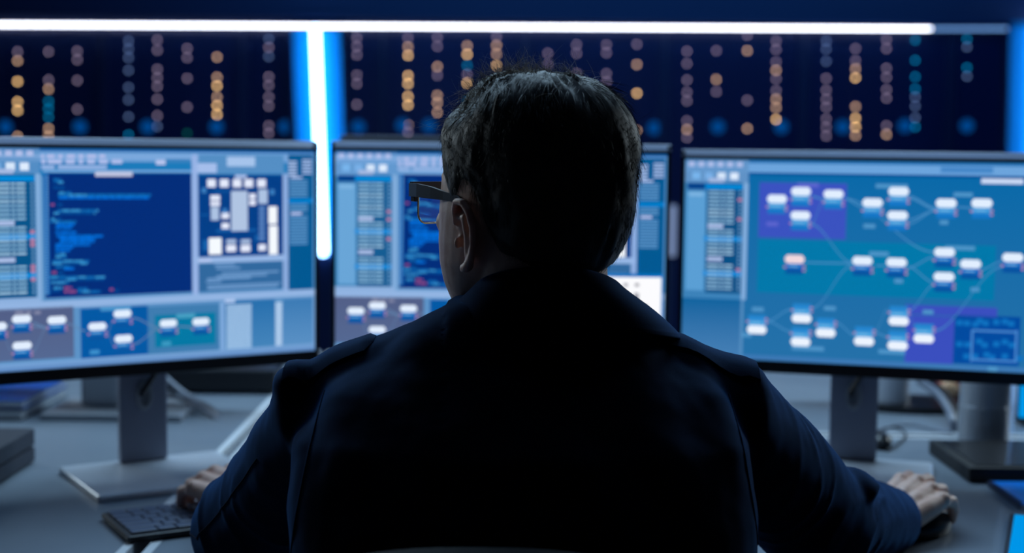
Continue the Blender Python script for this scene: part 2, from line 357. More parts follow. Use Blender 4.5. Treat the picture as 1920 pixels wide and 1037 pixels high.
# geometry of the three monitors
mL, sL = monitor('left monitor, code editor and circuit layout on its screen', (-.768, 1.995, 0), (-.3125, 2.28, 0), 1.250, .897)
mC, sC = monitor('centre monitor behind the mans head, white window in its lower right corner', (-.2855, 2.24, 0), (.2475, 2.24, 0), 1.2505, .90)
mR, sR = monitor('right monitor, node graph on a blue background on its screen', (.268, 2.27, 0), (.8, 2.122, 0), 1.2435, .895)
LIGHT = (140, 176, 222)
rnd = random.Random(3)
def sidebar(s, sub=(90, 158, 212), dark=(4, 78, 132)):
    s.rect(.0, .0, .185, .115, (96, 146, 198), 1)
    for k in range(6): s.rect(.01+k*.028, .012, .028+k*.028, .036, (176, 190, 232), 2)
    for k, c in enumerate(((120, 180, 235), (120, 175, 230), (215, 232, 252), (222, 236, 255))):
        u = .033+k*.037; s.rect(u-.012, .065, u+.012, .100, c, 2)
    s.rect(.0, .115, .185, .70, (60, 130, 185), 1)
    s.rect(.008, .12, .075, .15, (0, 62, 135), 2); s.rect(.008, .16, .062, .66, sub, 2); s.rect(.012, .165, .055, .185, (125, 180, 225), 3)
    s.rect(.066, .118, .170, .67, dark, 2)
    for a, hl in ((.135, 1), (.395, 1), (.57, 1)): s.rect(.060, a-.011, .17, a+.013, (0, 135, 215), 3)
    for a in (.105, .335, .50): s.rect(.07, a-.012, .115, a+.010, (165, 185, 225), 4)
    v = .16
    while v < .66:
        if all(abs(v-a) > .018 for a in (.335, .50)):
            c = (142, 190, 222) if rnd.random() < .8 else (165, 205, 230)
            for (a, b) in ((.070, .104), (.107, .118), (.121, .145)): s.rect(a, v-.0045, b, v+.004, c, 4)
        if rnd.random() < .22: s.rect(.156, v-.007, .168, v+.008, (190, 130, 165), 4)
        else: s.rect(.159, v-.004, .166, v+.005, (110, 160, 205), 4)
        v += .0195
    s.rect(.172, .115, .186, .70, (130, 172, 218), 3)
def node(s, u, v, du, dv, flip=False, head=(225, 238, 255), bodyc=(62, 152, 216), low=(20, 110, 190), lay=5):
    sg = -1 if flip else 1
    def vr(a, b, c, l, ui=0, uo=0):
        x0, x1 = v+sg*a*dv, v+sg*b*dv; s.rect(u-du*.5+ui, min(x0, x1), u+du*.5-uo, max(x0, x1), c, l)
    vr(.45, 1.15, bodyc, lay, du*.04, du*.04); vr(1.15, 1.75, low, lay, du*.04, du*.04)
    vr(.75, .9, (120, 185, 230), lay+1, du*.2, du*.3)
    for (uu, a) in ((u-du*.5, .95), (u+du*.46, 1.3), (u+du*.46, .85)):
        x = v+sg*a*dv; s.rect(uu-du*.05, x-dv*.12, uu+du*.09, x+dv*.12, (180, 130, 175), lay+1)
    n = 6; r = dv*.35     # rounded header: octagon
    ru = du*.12
    c = L(*head); pts = [(u-du*.5, v-dv*.5+r), (u-du*.5, v+dv*.5-r), (u-du*.5+ru, v+dv*.5), (u+du*.5-ru, v+dv*.5), (u+du*.5, v+dv*.5-r), (u+du*.5, v-dv*.5+r), (u+du*.5-ru, v-dv*.5), (u-du*.5+ru, v-dv*.5)]
    s.quad(pts, [c]*8, lay+2)
def link(s, a, b, w=.0045, c=(70, 140, 195), lay=3):
    (x0, y0), (x1, y1) = a, b; pr = None; N = 14; cc = L(*c)
    for i in range(N+1):
        t_ = i/N; e = t_*t_*(3-2*t_); p = (x0+(x1-x0)*t_, y0+(y1-y0)*e)
        if pr: s.quad([(pr[0], pr[1]-w*.8), (pr[0], pr[1]+w*.8), (p[0], p[1]+w*.8), (p[0], p[1]-w*.8)], [cc]*4, lay)
        pr = p
def prect(ref, targets, x0, y0, x1, y1, c, lay=1, c2=None):
    xc, yc = (x0+x1)/2, (y0+y1)/2
    ua = ref.uv(x0, yc)[0]; ub = ref.uv(x1, yc)[0]; va = ref.uv(xc, y0)[1]; vb = ref.uv(xc, y1)[1]
    for s in targets: s.rect(ua, va, ub, vb, c, lay, c2)
# right monitor
s = sR; s.rect(0, 0, 1, 1, (4, 104, 168), 0, (36, 112, 168))  # background lightens downwards: haze over the screen painted into its colours
def R_(*a, **k): prect(sR, [sR], *a, **k)
s.rect(0, 0, 1, .018, (40, 115, 180), 1); s.rect(.0, .016, 1, .062, (108, 164, 220), 1); s.rect(.186, .062, 1, .075, (0, 82, 152), 1); s.rect(.72, .022, .86, .050, (70, 135, 200), 2)
s.rect(0, .70, .172, 1, (12, 98, 158), 1, (70, 128, 182)); s.rect(.172, .70, .18, 1, (85, 142, 192), 2)
sidebar(s)
R_(1423, 343, 1587, 447, (58, 82, 192), 2); R_(1420, 455, 1866, 556, (0, 120, 170), 2)
R_(1697, 574, 1870, 592, (58, 78, 190), 2); R_(1697, 592, 1788, 681, (58, 78, 190), 2); R_(1788, 592, 1912, 684, (0, 74, 160), 2)
R_(1840, 335, 1919, 345, (200, 215, 242), 3)
for (x, y, w) in ((1515, 347, 40), (1672, 349, 60), (1806, 365, 36), (1448, 420, 22), (1630, 424, 22), (1770, 417, 16), (1648, 476, 36), (1800, 465, 56), (1685, 527, 16), (1828, 543, 16), (1421, 580, 22), (1556, 578, 22), (1515, 653, 60), (1672, 660, 50), (1740, 585, 20), (1400, 628, 18), (1861, 692, 18)):
    R_(x-w/2, y-4, x+w/2, y+4, (78, 148, 200) if not (x < 1560 and y < 440) else (92, 100, 205), 3)
def UVR(x, y): return sR.uv(x, y)
du = UVR(1655, 480)[0]-UVR(1617, 480)[0]; dv = UVR(1617, 497)[1]-UVR(1617, 481)[1]
for (x, y, k) in ((1457, 373, 0), (1502, 359, 0), (1563, 364, 0), (1501, 404, 0), (1636, 380, 0), (1685, 359, 0), (1683, 404, 0), (1774, 381, 0), (1841, 381, 0), (1490, 486, 2), (1617, 489, 1), (1681, 492, 1), (1771, 473, 1), (1770, 519, 1), (1820, 495, 1), (1899, 483, 1)):
    u, v = UVR(x, y); node(s, u, v, du, dv, False, (240, 216, 222) if k == 2 else (225, 238, 255), (62, 152, 216) if k == 0 else (16, 104, 190), (20, 118, 198) if k == 0 else (6, 82, 160))
for (x, y) in ((1419, 618), (1503, 597), (1501, 641), (1548, 624), (1620, 640), (1685, 602), (1683, 648), (1732, 635)):
    u, v = UVR(x, y); node(s, u, v, du, dv, True, (235, 243, 255), (66, 158, 220), (36, 132, 205))
for a, b in (((1582, 372), (1617, 388)), ((1582, 372), (1752, 473)), ((1520, 420), (1598, 493)), ((1508, 492), (1598, 494)), ((1438, 602), (1484, 580)), ((1438, 602), (1484, 622)), ((1704, 368), (1755, 390)), ((1704, 372), (1755, 393)), ((1702, 420), (1755, 395)), ((1702, 412), (1755, 395)), ((1702, 502), (1752, 482)), ((1702, 500), (1752, 530)), ((1642, 498), (1662, 498)), ((1522, 578), (1598, 498)), ((1522, 368), (1545, 374)), ((1522, 418), (1545, 376)), ((1476, 390), (1484, 412)), ((1568, 605), (1602, 628)), ((1640, 622), (1664, 580)), ((1642, 624), (1664, 632)), ((1704, 582), (1752, 534)), ((1704, 582), (1714, 612)), ((1752, 620), (1880, 500)), ((1792, 388), (1822, 390)), ((1655, 385), (1666, 370)), ((1655, 390), (1664, 412)), ((1790, 482), (1802, 500)), ((1840, 505), (1880, 490))):
    link(s, UVR(*a), UVR(*b))
for (x, y) in ((1799, 605), (1813, 606), (1829, 608), (1837, 602), (1848, 606), (1868, 604), (1884, 603), (1896, 607), (1799, 645), (1814, 646), (1836, 640), (1846, 647), (1868, 645), (1884, 641), (1897, 647), (1812, 668), (1828, 668), (1850, 665), (1860, 670), (1884, 668), (1912, 672)):
    R_(x-6, y-5, x+6, y+5, (14, 112, 190), 4)
for q in ((1822, 619, 1907, 623), (1822, 674, 1907, 678), (1820, 619, 1824, 678), (1903, 619, 1907, 678)): R_(*q, (70, 135, 205), 6)
s.rect(0, .975, 1, 1, (60, 120, 180), 2); s.build(mR)
# dashboard UI, read off the left monitor, shown on left and centre
T = [sL, sC]
def D(x0, y0, x1, y1, c, lay=1, c2=None): prect(sL, T, x0, y0, x1, y1, c, lay, c2)
for s, bg in ((sL, (84, 142, 196)), (sC, (108, 158, 208))):
    s.rect(0, 0, 1, 1, bg, 0); s.rect(0, 0, 1, .014, (30, 100, 170), 1); s.rect(0, .014, 1, .06, (112, 162, 216), 1); s.rect(0, .034, 1, .038, (155, 185, 232), 2)
    s.rect(0, .06, 1, .125, (26, 122, 186) if s is sL else (96, 150, 205), 1)
    sidebar(s, *(((90, 158, 212), (4, 84, 138)) if s is sL else ((105, 165, 215), (20, 92, 146))))
for (a, b) in ((77, 82), (88, 102), (109, 117), (125, 140), (147, 156), (163, 180), (186, 197)): D(a, 290, b, 296, (185, 192, 235), 3)
for (a, b) in ((77, 85), (89, 116), (123, 140), (147, 156), (163, 178), (185, 202), (209, 229)): D(a, 299, b, 307, (175, 190, 235), 3)
for (a, b) in ((77, 102), (108, 200)): D(a, 310, b, 317, (150, 180, 228), 3)
D(292, 300, 310, 309, (185, 198, 238), 3); D(310, 298, 358, 305, (60, 130, 190), 3)
D(80, 319, 360, 323, (120, 170, 222), 3)
D(83, 325, 359, 553, (0, 44, 122), 3); D(83, 325, 92, 553, (20, 100, 175), 4); D(360, 290, 371, 556, (150, 178, 228), 4)
D(178, 322, 248, 331, (190, 195, 222), 5)
code = [(337, 100, 116, 1), (342, 100, 120, 0), (352, 100, 122, 0), (362, 110, 135, 1), (366, 108, 285, 1), (371, 110, 280, 2), (384, 95, 105, 3), (384, 108, 118, 0), (395, 108, 186, 1), (400, 100, 180, 0), (411, 96, 116, 0), (416, 94, 144, 1), (421, 105, 142, 2), (427, 104, 136, 2), (436, 104, 145, 2), (443, 106, 195, 2), (448, 112, 180, 2), (453, 112, 178, 2), (459, 104, 170, 2), (464, 104, 138, 2), (470, 104, 134, 2), (477, 104, 124, 1), (482, 104, 126, 1), (490, 98, 168, 1), (494, 98, 165, 0), (501, 104, 132, 1), (504, 120, 142, 2), (511, 97, 107, 3), (512, 108, 122, 0), (520, 94, 200, 1), (524, 96, 196, 0), (530, 96, 130, 1), (540, 100, 118, 1), (545, 98, 116, 0), (540, 120, 136, 3), (547, 120, 144, 3), (542, 146, 165, 1), (547, 146, 190, 1), (543, 205, 214, 3), (545, 216, 224, 0)]
cc = [(0, 74, 148), (14, 104, 178), (0, 108, 214), (140, 74, 130)]
for (y, a, b, k) in code:
    x = a
    while x < b-3:
        w = min(rnd.choice((8, 12, 16, 20)), b-x); D(x, y-2.6, x+w-1.5, y+2.2, cc[k] if rnd.random() < .75 or k > 1 else (50, 140, 200), 5); x += w
for k in range(43): D(86, 330+k*5.2, 90, 332+k*5.2, (110, 165, 215), 5)
D(372, 268+22, 532, 326, (84, 142, 196), 3); D(364, 306, 406, 324, (165, 190, 235), 4); D(425, 294, 478, 312, (165, 195, 235), 4)
D(372, 328, 530, 480, (0, 62, 136), 4); D(440, 328, 462, 334, (175, 195, 235), 6); D(530, 326, 540, 552, (140, 172, 222), 5); D(365, 480, 538, 491, (150, 182, 228), 5)
W_ = (228, 234, 252); G_ = (172, 194, 226)
for x in (396, 420, 444, 466, 490): D(x-8, 336, x+8, 351, W_, 6)
D(433, 358, 464, 433, (176, 196, 226), 6); D(394, 366, 412, 376, W_, 6); D(394, 378, 412, 386, W_, 7); D(395, 388, 410, 413, G_, 6)
for y in (405, 424): D(415, y-6, 429, y+5, W_, 6)
D(391, 446, 415, 477, (245, 250, 255), 6)
for x in (424, 451): D(x, 449, x+18, 456, G_, 6); D(x, 459, x+18, 472, W_, 6)
D(484, 458, 498, 470, W_, 6); D(503, 387, 519, 420, (245, 250, 255), 6); D(504, 423, 520, 477, (245, 250, 255), 6); D(484, 355, 501, 382, G_, 6); D(467, 363, 479, 373, W_, 6); D(467, 375, 479, 385, W_, 6)
for k in range(7): D(485, 388+k*9.3, 496, 394+k*9.3, (96, 140, 200), 6)
for (x, y) in ((382, 357), (510, 360), (421, 396)): D(x-4, y-5, x+4, y+5, (60, 130, 195), 6)
for (x0, y0, x1, y1) in ((400, 358, 430, 360), (375, 402, 392, 404), (405, 430, 480, 434), (478, 440, 484, 452), (380, 450, 390, 470)): D(x0, y0, x1, y1, (20, 96, 170), 5)
D(372, 492, 530, 544, (48, 104, 158), 4); D(372, 486, 396, 490, (185, 198, 238), 6)
for (y, a, b) in ((497, 402, 440), (503, 405, 450), (511, 415, 522), (517, 405, 500), (522, 388, 470), (528, 386, 415), (534, 388, 525), (539, 388, 520)): D(a, y-2, b, y+1.5, (110, 155, 205), 6)
D(540, 290, 590, 551, (0, 88, 146), 4)
for k in range(5): D(540, 302+k*6, 556, 305.5+k*6, (170, 192, 232), 6); D(566, 299+k*6, 584, 302.5+k*6, (160, 185, 228), 6)
D(545, 331, 566, 335, (170, 190, 232), 6)
y = 339
while y < 458:
    if abs(y-376) > 4 and abs(y-400) > 4: D(543, y-1.5, 576, y+1.8, (90, 148, 200), 6)
    y += 5.6
D(541, 372, 588, 381, (0, 124, 202), 5); D(545, 398, 565, 403, (180, 190, 232), 6)
D(586, 290, 591, 552, (76, 136, 192), 6)
D(-60, 560, 75, 572, (140, 176, 222), 4)
for s in T:
    v0 = sL.uv(450, 548)[1]; v1 = sL.uv(450, 561)[1]; s.rect(0, v0, 1, v1, (146, 180, 226), 7); s.rect(0, v1, 1, 1, (92, 146, 198), 6)
D(-60, 578, 138, 676, (82, 94, 134), 7, (84, 104, 146)); D(151, 576, 277, 668, (0, 88, 164), 7); D(277, 572, 411, 664, (62, 124, 176), 7); D(290, 588, 404, 648, (0, 120, 164), 8)
D(412, 566, 421, 664, (126, 168, 218), 8); D(421, 563, 515, 662, (36, 110, 172), 7, (70, 134, 188)); D(421, 560, 440, 568, (170, 196, 236), 9)
for k in range(18): D(424, 571+k*4.6, 471, 574+k*4.6, (172, 206, 240), 9); D(516, 567+k*4.8, 528, 570.4+k*4.8, (190, 216, 244), 9)
D(530, 560, 586, 655, (58, 122, 180), 7, (92, 146, 198)); D(586, 556, 592, 664, (116, 160, 212), 8)
for (a, b) in ((28, 44), (48, 58), (64, 76)): D(a, 583, b, 589, (130, 135, 165), 9)
D(188, 576, 245, 582, (70, 150, 205), 9); D(330, 588, 365, 596, (70, 160, 195), 9); D(168, 656, 186, 664, (60, 145, 205), 9); D(303, 640, 320, 648, (60, 155, 195), 9)
def UVL(x, y): return sL.uv(x, y)
du = UVL(141, 600)[0]-UVL(106, 600)[0]; dv = UVL(106, 607)[1]-UVL(106, 592.5)[1]
for (x, y, k) in ((-6, 612, 0), (40, 598, 0), (106, 600, 0), (41, 648, 0), (182, 612, 1), (229, 588, 1), (231, 635, 1), (315, 606, 1), (376, 603, 1)):
    u, v = UVL(x, y)
    for s in T: node(s, u, v, du, dv, False, (225, 238, 255), (16, 106, 184), (6, 84, 160), 10)
for a, b in (((6, 620), (20, 606)), ((6, 632), (20, 656)), ((60, 605), (88, 614)), ((60, 612), (88, 614)), ((60, 660), (88, 614)), ((125, 607), (160, 620)), ((202, 620), (212, 600)), ((202, 625), (212, 645)), ((248, 596), (298, 614)), ((250, 645), (298, 616)), ((334, 612), (360, 613))):
    for s in T: link(s, UVL(*a), UVL(*b), .004, (96, 130, 172), 9)
v0 = sL.uv(300, 662)[1]
for s in T: s.rect(0, v0+.003, 1, 1, (122, 166, 216), 10, (88, 132, 190))
# centre-only white window
a = sC.uv(1128, 519); b = sC.uv(1240, 640)
for s in (sC,):
    s.rect(a[0]-.12, a[1]-.018, b[0], b[1], (0, 112, 190), 12); s.rect(a[0]-.12, a[1], b[0]-.004, b[1], (252, 252, 255), 13)
    for (x, y, w, h) in ((1153, 534, 8, 6), (1173, 534, 8, 6), (1194, 534, 8, 6), (1193, 556, 9, 14), (1176, 560, 6, 10), (1210, 581, 8, 20), (1160, 558, 5, 6)):
        p, q = sC.uv(x-w/2, y-h/2), sC.uv(x+w/2, y+h/2); s.rect(p[0], p[1], q[0], q[1], (150, 150, 160), 15)
sL.build(mL); sC.build(mC)
# ------------------------------------------------------------------ rear monitors (backs to us) and stands
def rear_monitor(label, cx, cy, w, z0, z1, kind, colx=None, bx=None):
    bx = bx or colx or cx
    t = thing('monitor', label, 'monitor', (cx, cy, DZ))
    m = MB(); m.box((cx-w/2, cy, z0), (cx+w/2, cy+.03, z1), None, None, .006); m.box((cx-w/2+.08, cy-.025, z0+.06), (cx+w/2-.08, cy, z1-.08), None, None, .012); m.build('housing', M_darkgrey if kind != 'silver' else M_silver, t)
    sc = MB(); sc.box((cx-w/2+.008, cy+.029, z0+.02), (cx+w/2-.008, cy+.0315, z1-.01)); sc.build('screen', emis('rear_screen', (.1, .25, .5, 1)), t)
    colx = cx if colx is None else colx; yb = cy-.04
    if kind == 'round':
        m = MB(); m.lathe([(.039, .012), (.039, .022), (.036, .030), (.036, z0+.1-DZ)], (colx, yb, DZ), 32); m.build('neck', M_base, t, smooth=True)
        m = MB(); m.slab([(colx+.05+.12*math.cos(k*PI/16)*1.0, yb+.0+.085*math.sin(k*PI/16)) for k in range(32)], DZ, DZ+.013, None, None, .003); m.build('base', M_blackp, t)
    else:
        m = MB(); m.box((colx-.036, yb-.012, DZ+.012), (colx+.036, yb+.02, z0+.1), None, None, .008); m.build('neck', M_silver, t)
        m = MB(); m.box((bx-.13, yb-.09, DZ), (bx+.13, yb+.09, DZ+.013), None, None, .004); m.build('base', M_silver if kind != 'black' else M_blackp, t)
    return t
p = ptz(187, 786, DZ+.01)
rear_monitor('rear monitor behind the left monitor, only its grey square neck and base visible', -.73, 2.69, .5, .88, 1.20, 'silver', -.772, -.73)
rear_monitor('rear monitor whose dark back rises just above the centre monitor', -.10, 2.95, .52, .88, 1.268, 'black')
cx_ = (1678-960)/2667*2.80
rear_monitor('rear monitor behind the right monitor, only its round grey column and black base visible', cx_+.02, 2.84, .5, .88, 1.2, 'round', cx_)
# black flat device under the left monitor, on the rear desk
def simple(name, label, cat, parts, loc, grp=None):
    t = thing(name, label, cat, loc, grp)
    for pn, mb, mt in parts: mb.build(pn, mt, t)
    return t
a = ptz(300, 745, DZ); b = ptz(512, 745, DZ)
m = MB(); m.box((a.x, 2.86, DZ+.006), (b.x, 2.98, DZ+.05), None, None, .004)
m2 = MB(); m2.box((a.x+.01, 2.87, DZ), (a.x+.04, 2.97, DZ+.006)); m2.box((b.x-.04, 2.87, DZ), (b.x-.01, 2.97, DZ+.006))
simple('network_switch', 'long black flat network box on the rear desk, under the left monitor', 'network box', [('case', m, M_blackp), ('foot', m2, M_matteblack)], ((a.x+b.x)/2, 2.92, DZ))
# stacked black case, lower left
m = MB(); m.box((-1.04, 1.86, DZ+.002), (-.752, 2.22, DZ+.026), None, None, .003)
m2 = MB(); m2.box((-1.04, 1.86, DZ+.028), (-.752, 2.22, DZ+.055), None, None, .003)
simple('storage_box', 'dark grey two-layer flat box cut by the left edge of the picture', 'box', [('lower_shell', m, M_darkgrey), ('upper_shell', m2, M_darkgrey)], (-.9, 2.04, DZ))
# black box right
m = MB(); m.box((.704, 2.146, DZ+.001), (1.0, 2.36, DZ+.024), None, None, .003)
m2 = MB(); m2.box((.72, 2.160, DZ+.024), (.985, 2.345, DZ+.0255), None, None, .0005)
simple('flat_box', 'flat black box on the desk under the right monitor, in front of the grey cylinder', 'box', [('body', m, M_matteblack), ('lid', m2, M_blackp)], (.85, 2.25, DZ))
# grey cylindrical speaker
px_ = (1861-960)/2667*2.42; m = MB(); m.lathe([(.036, 0), (.041, .004), (.042, .02), (.042, .15), (.039, .158), (.02, .16)], (px_, 2.425, DZ), 48)
m2 = MB()
z = .012
while z < .075: m2.lathe([(.0418, z), (.0432, z+.0008), (.0432, z+.0022), (.0418, z+.003)], (px_, 2.425, DZ), 48); z += .0045
t = thing('speaker', 'pale grey cylindrical speaker with a ribbed lower half, behind the flat black box', 'speaker', (px_, 2.425, DZ))
m.build('body', M_silver, t, smooth=True); m2.build('ribbed_grille', M_silver, t)
# books left
def book(label, c, sz, ang, mcov, grp, z):
    t = thing('book', label, 'book', (c[0], c[1], z), grp, ang); M = RZ(ang, (c[0], c[1], z)); w, d, h = sz
    m = MB(); m.box((-w/2, -d/2, 0), (w/2, d/2, .002), None, M); m.box((-w/2, -d/2, h-.002), (w/2, d/2, h), None, M); m.box((-w/2, -d/2, .002), (-w/2+.003, d/2, h-.002), None, M); m.build('cover', mcov, t)
    m = MB(); m.box((-w/2+.003, -d/2+.004, .002), (w/2-.004, d/2-.004, h-.002), None, M); m.build('pages', M_edge, t)
book('grey-covered book at the bottom of the small stack under the left monitor', (-1.01, 2.69), (.24, .262, .020), 0, M_darkgrey, 'book stack at left', DZ)
book('bright blue magazine with white page edges on top of the small stack at left', (-1.005, 2.69), (.235, .255, .016), 0, mat('bright_blue_cover', (.0, .09, .40, 1), .3), 'book stack at left', DZ+.0205)
m = MB(); M = RZ(0, (-.985, 2.60, DZ+.0368)); m.box((-.12, -.03, 0), (.03, .01, .001), None, M); tag(m.build('paper_strip', mat('orange_paper', L(220, 140, 90), .5)), 'small orange paper strip lying on the blue magazine', 'paper')
m = MB(); m.box((-.84, 2.96, DZ), (-.74, 3.02, DZ+.07), None, None, .006); m2 = MB(); m2.box((-.83, 2.955, DZ+.02), (-.75, 2.9605, DZ+.055)); simple('desk_clock', 'small dark blue box on the rear desk between books and grey stand', 'box', [('case', m, mat('dark_blue_plastic', L(14, 50, 105), .4)), ('panel', m2, M_blackp)], (-.79, 2.99, DZ))
# notebook + tablet right
t = thing('notebook', 'spiral notebook with a bright blue cover at the right edge, beside the flat black box', 'notebook', (.83, 2.03, DZ))
m = MB(); m.box((.73, 1.985, DZ), (.95, 2.125, DZ+.006), None, None, .001); m.build('pages', M_edge, t)
m = MB(); m.box((.728, 1.984, DZ+.006), (.95, 2.126, DZ+.008)); m.build('cover', mat('sky_blue_cover', (.0, .25, .9, 1), .3), t)
m = MB()
for k in range(14): m.lathe([(.0042, -.0006), (.0056, -.0006), (.0056, .0006), (.0042, .0006)], (0, 0, 0), 14, None, Matrix.Translation((.727, 1.992+k*.0095, DZ+.0056)) @ Matrix.Rotation(PI/2, 4, 'X'))
m.build('spiral_binding', M_rim, t)
a = ptz(1902, 966, DZ+.009); b = ptz(1891, 1037, DZ+.009)
t = thing('tablet', 'tablet with a plain glowing cyan screen in the lower right corner', 'tablet', (a.x+.08, 1.88, DZ)); M = RZ(math.atan2(a.y-b.y, a.x-b.x)-PI/2, (b.x, b.y, DZ))
m = MB(); m.box((-.006, -.03, 0), (.16, .215, .008), None, M, .002); m.build('body', M_blackp, t)
m = MB(); m.box((.0, -.022, .008), (.152, .207, .0086), None, M); m.build('screen', emis('cyan_display', (.0, .30, .80, 1)), t)
# slim lit phone standing at right edge, behind speaker
t = thing('phone', 'upright phone with a glowing cyan screen, beside the grey cylindrical speaker', 'phone', (.955, 2.62, DZ))
a = pt(1914, 800, 2.62); m = MB(); m.box((a.x-.008, 2.62, DZ+.01), (a.x+.07, 2.628, DZ+.16), None, None, .002); m.build('body', M_blackp, t)
m = MB(); m.box((a.x-.005, 2.6185, DZ+.015), (a.x+.067, 2.6203, DZ+.155), emis('cyan_display', (.0, .30, .80, 1))); m.box((a.x-.003, 2.6175, DZ+.09), (a.x+.02, 2.6186, DZ+.115), emis('warm_icon', (.5, .3, .12, 1))); m.build('screen', None, t)
m = MB(); m.box((a.x, 2.60, DZ), (a.x+.06, 2.66, DZ+.012), None, None, .003); m.build('dock', M_blackp, t)
# red and tan snack packet on the rear desk
p = Vector((.932, 2.95, DZ)); t = thing('snack_packet', 'crumpled red and tan packet on the rear desk, left of the grey cylinder', 'packet', (p.x, 2.95, DZ))
m = MB(); rr = random.Random(5)
m.ell((p.x, 2.955, DZ+.033), (.040, .026, .032), None, None, 18, 10); 
for v in m.v: v += Vector((rr.uniform(-.004, .004), rr.uniform(-.004, .004), rr.uniform(-.004, .004)))
m.build('wrapper', mat('red_foil', L(200, 30, 30), .35), t)
m = MB(); m.ell((p.x-.024, 2.925, DZ+.018), (.022, .016, .015), None, None, 16, 8)
for v in m.v: v += Vector((rr.uniform(-.003, .003), rr.uniform(-.003, .003), rr.uniform(-.003, .003)))
m.build('tan_end', mat('tan_paper', L(215, 170, 130), .5), t)
# small black mouse-like hub right of right stand
p = ptz(1652, 842, DZ); m = MB(); m.ell((p.x, p.y+.02, DZ+.012), (.022, .04, .016)); 
m2 = MB(); m2.box((p.x-.004, p.y-.012, DZ+.018), (p.x+.004, p.y+.01, DZ+.027))
t = thing('computer_mouse', 'small black mouse beside the foot of the right monitor', 'mouse', (p.x, p.y+.02, DZ)); m.v = [Vector((v.x, v.y, max(v.z, DZ+.0005))) for v in m.v]
m.build('shell', M_blackp, t, smooth=True); m2.build('scroll_wheel', M_darkgrey, t)
# cables
def cable(label, pts, r, m, grp=None, sm=4):
    P = [Vector(p) for p in pts]; out = []
    for i in range(len(P)-1):
        p0, p1, p2, p3 = P[max(i-1, 0)], P[i], P[i+1], P[min(i+2, len(P)-1)]
        for k in range(6):
            t_ = k/6; out.append(.5*((2*p1)+(p2-p0)*t_+(2*p0-5*p1+4*p2-p3)*t_*t_+(3*p1-p0-3*p2+p3)*t_**3))
    out.append(P[-1]); q = MB(); q.tube(out, r, 8); o = q.build('cable', m, None, True); tag(o, label, 'cable', grp); return o
cable('grey cable arching highest right of the left monitor stand', [pt(300, 700, 2.75), pt(345, 738, 2.72), pt(400, 770, 2.66), pt(436, 812, 2.56), ptz(447, 838, DZ-.02)], .006, M_cable, 'cables dropping into the desk seam')
cable('grey cable just under the highest one, right of the left monitor stand', [pt(305, 740, 2.70), pt(350, 752, 2.66), pt(400, 782, 2.60), pt(432, 818, 2.53), ptz(441, 846, DZ-.02)], .005, M_cable, 'cables dropping into the desk seam')
cable('lowest grey cable running from the left stand to the desk seam', [pt(308, 784, 2.62), pt(350, 792, 2.58), pt(398, 812, 2.53), pt(425, 836, 2.48), ptz(432, 858, DZ-.02)], .005, M_cable, 'cables dropping into the desk seam')
cable('thick grey cable curving down between the round column and the grey cylinder', [pt(1725, 715, 2.75), pt(1757, 738, 2.66), pt(1778, 768, 2.60), pt(1788, 795, 2.56), ptz(1794, 818, DZ-.02)], .0075, M_cable)
cable('second darker cable beside the thick curving one on the right', [pt(1740, 712, 2.78), pt(1772, 738, 2.70), pt(1788, 768, 2.62), pt(1800, 800, 2.57), ptz(1803, 820, DZ-.02)], .006, M_cabled)
cable('thin dark wire looping on the desk right of the right monitor stand', [ptz(1642, 812, DZ+.003), ptz(1670, 800, DZ+.003), ptz(1692, 806, DZ+.003), ptz(1698, 818, DZ+.003), ptz(1684, 832, DZ+.003), ptz(1664, 845, DZ+.003)], .0018, M_cabled)
cable('thin grey wire lying along the rear desk toward the thick cable', [ptz(1650, 806, DZ+.003), ptz(1680, 798, DZ+.003), ptz(1715, 797, DZ+.003), ptz(1750, 806, DZ+.003), ptz(1785, 812, DZ+.003)], .0018, M_cable)
# ------------------------------------------------------------------ keyboard (near-left under his hand)
c0 = ptz(187, 955, DZ+.012); c1 = ptz(240, 1010, DZ+.008); ka = math.radians(30)
KW, KD = .30, .125
t = thing('keyboard', 'small black keyboard turned toward the left, under the mans left hand', 'keyboard', (c1.x, c1.y, DZ))
M = RZ(ka, (c1.x, c1.y, DZ)) 
m = MB(); m.box((0, 0, .002), (KW, KD+.012, .010), None, M, .003); m.build('case', M_kb, t)
m = MB(); m.box((.02, .02, 0), (.05, .03, .002), None, M); m.box((KW-.05, .02, 0), (KW-.02, .03, .002), None, M); m.box((.02, KD-.01, 0), (.05, KD, .002), None, M); m.box((KW-.05, KD-.01, 0), (KW-.02, KD, .002), None, M); m.build('rubber_foot', M_matteblack, t)
rows = [(.008, [.033, .022, .026, .10, .022, .022, .022, .022]), (.0285, [.044]+[.0175]*10+[.035]), (.049, [.036]+[.0175]*11+[.025]), (.0695, [.030]+[.0175]*11+[.022]), (.090, [.022]+[.0175]*11+[.030]), (.1105, [.020]+[.0175]*12+[.014])]
n = 0
for (y0, ws) in rows:
    tot = sum(ws)+.002*(len(ws)-1); sc = (KW-.014)/tot; x = .007
    for w in ws:
        w *= sc; kb = MB(); kb.box((x, y0, .010), (x+w, y0+.0178, .0135), None, M, .0012, 2); kb.build('key', M_key, t); x += w+.002*sc; n += 1
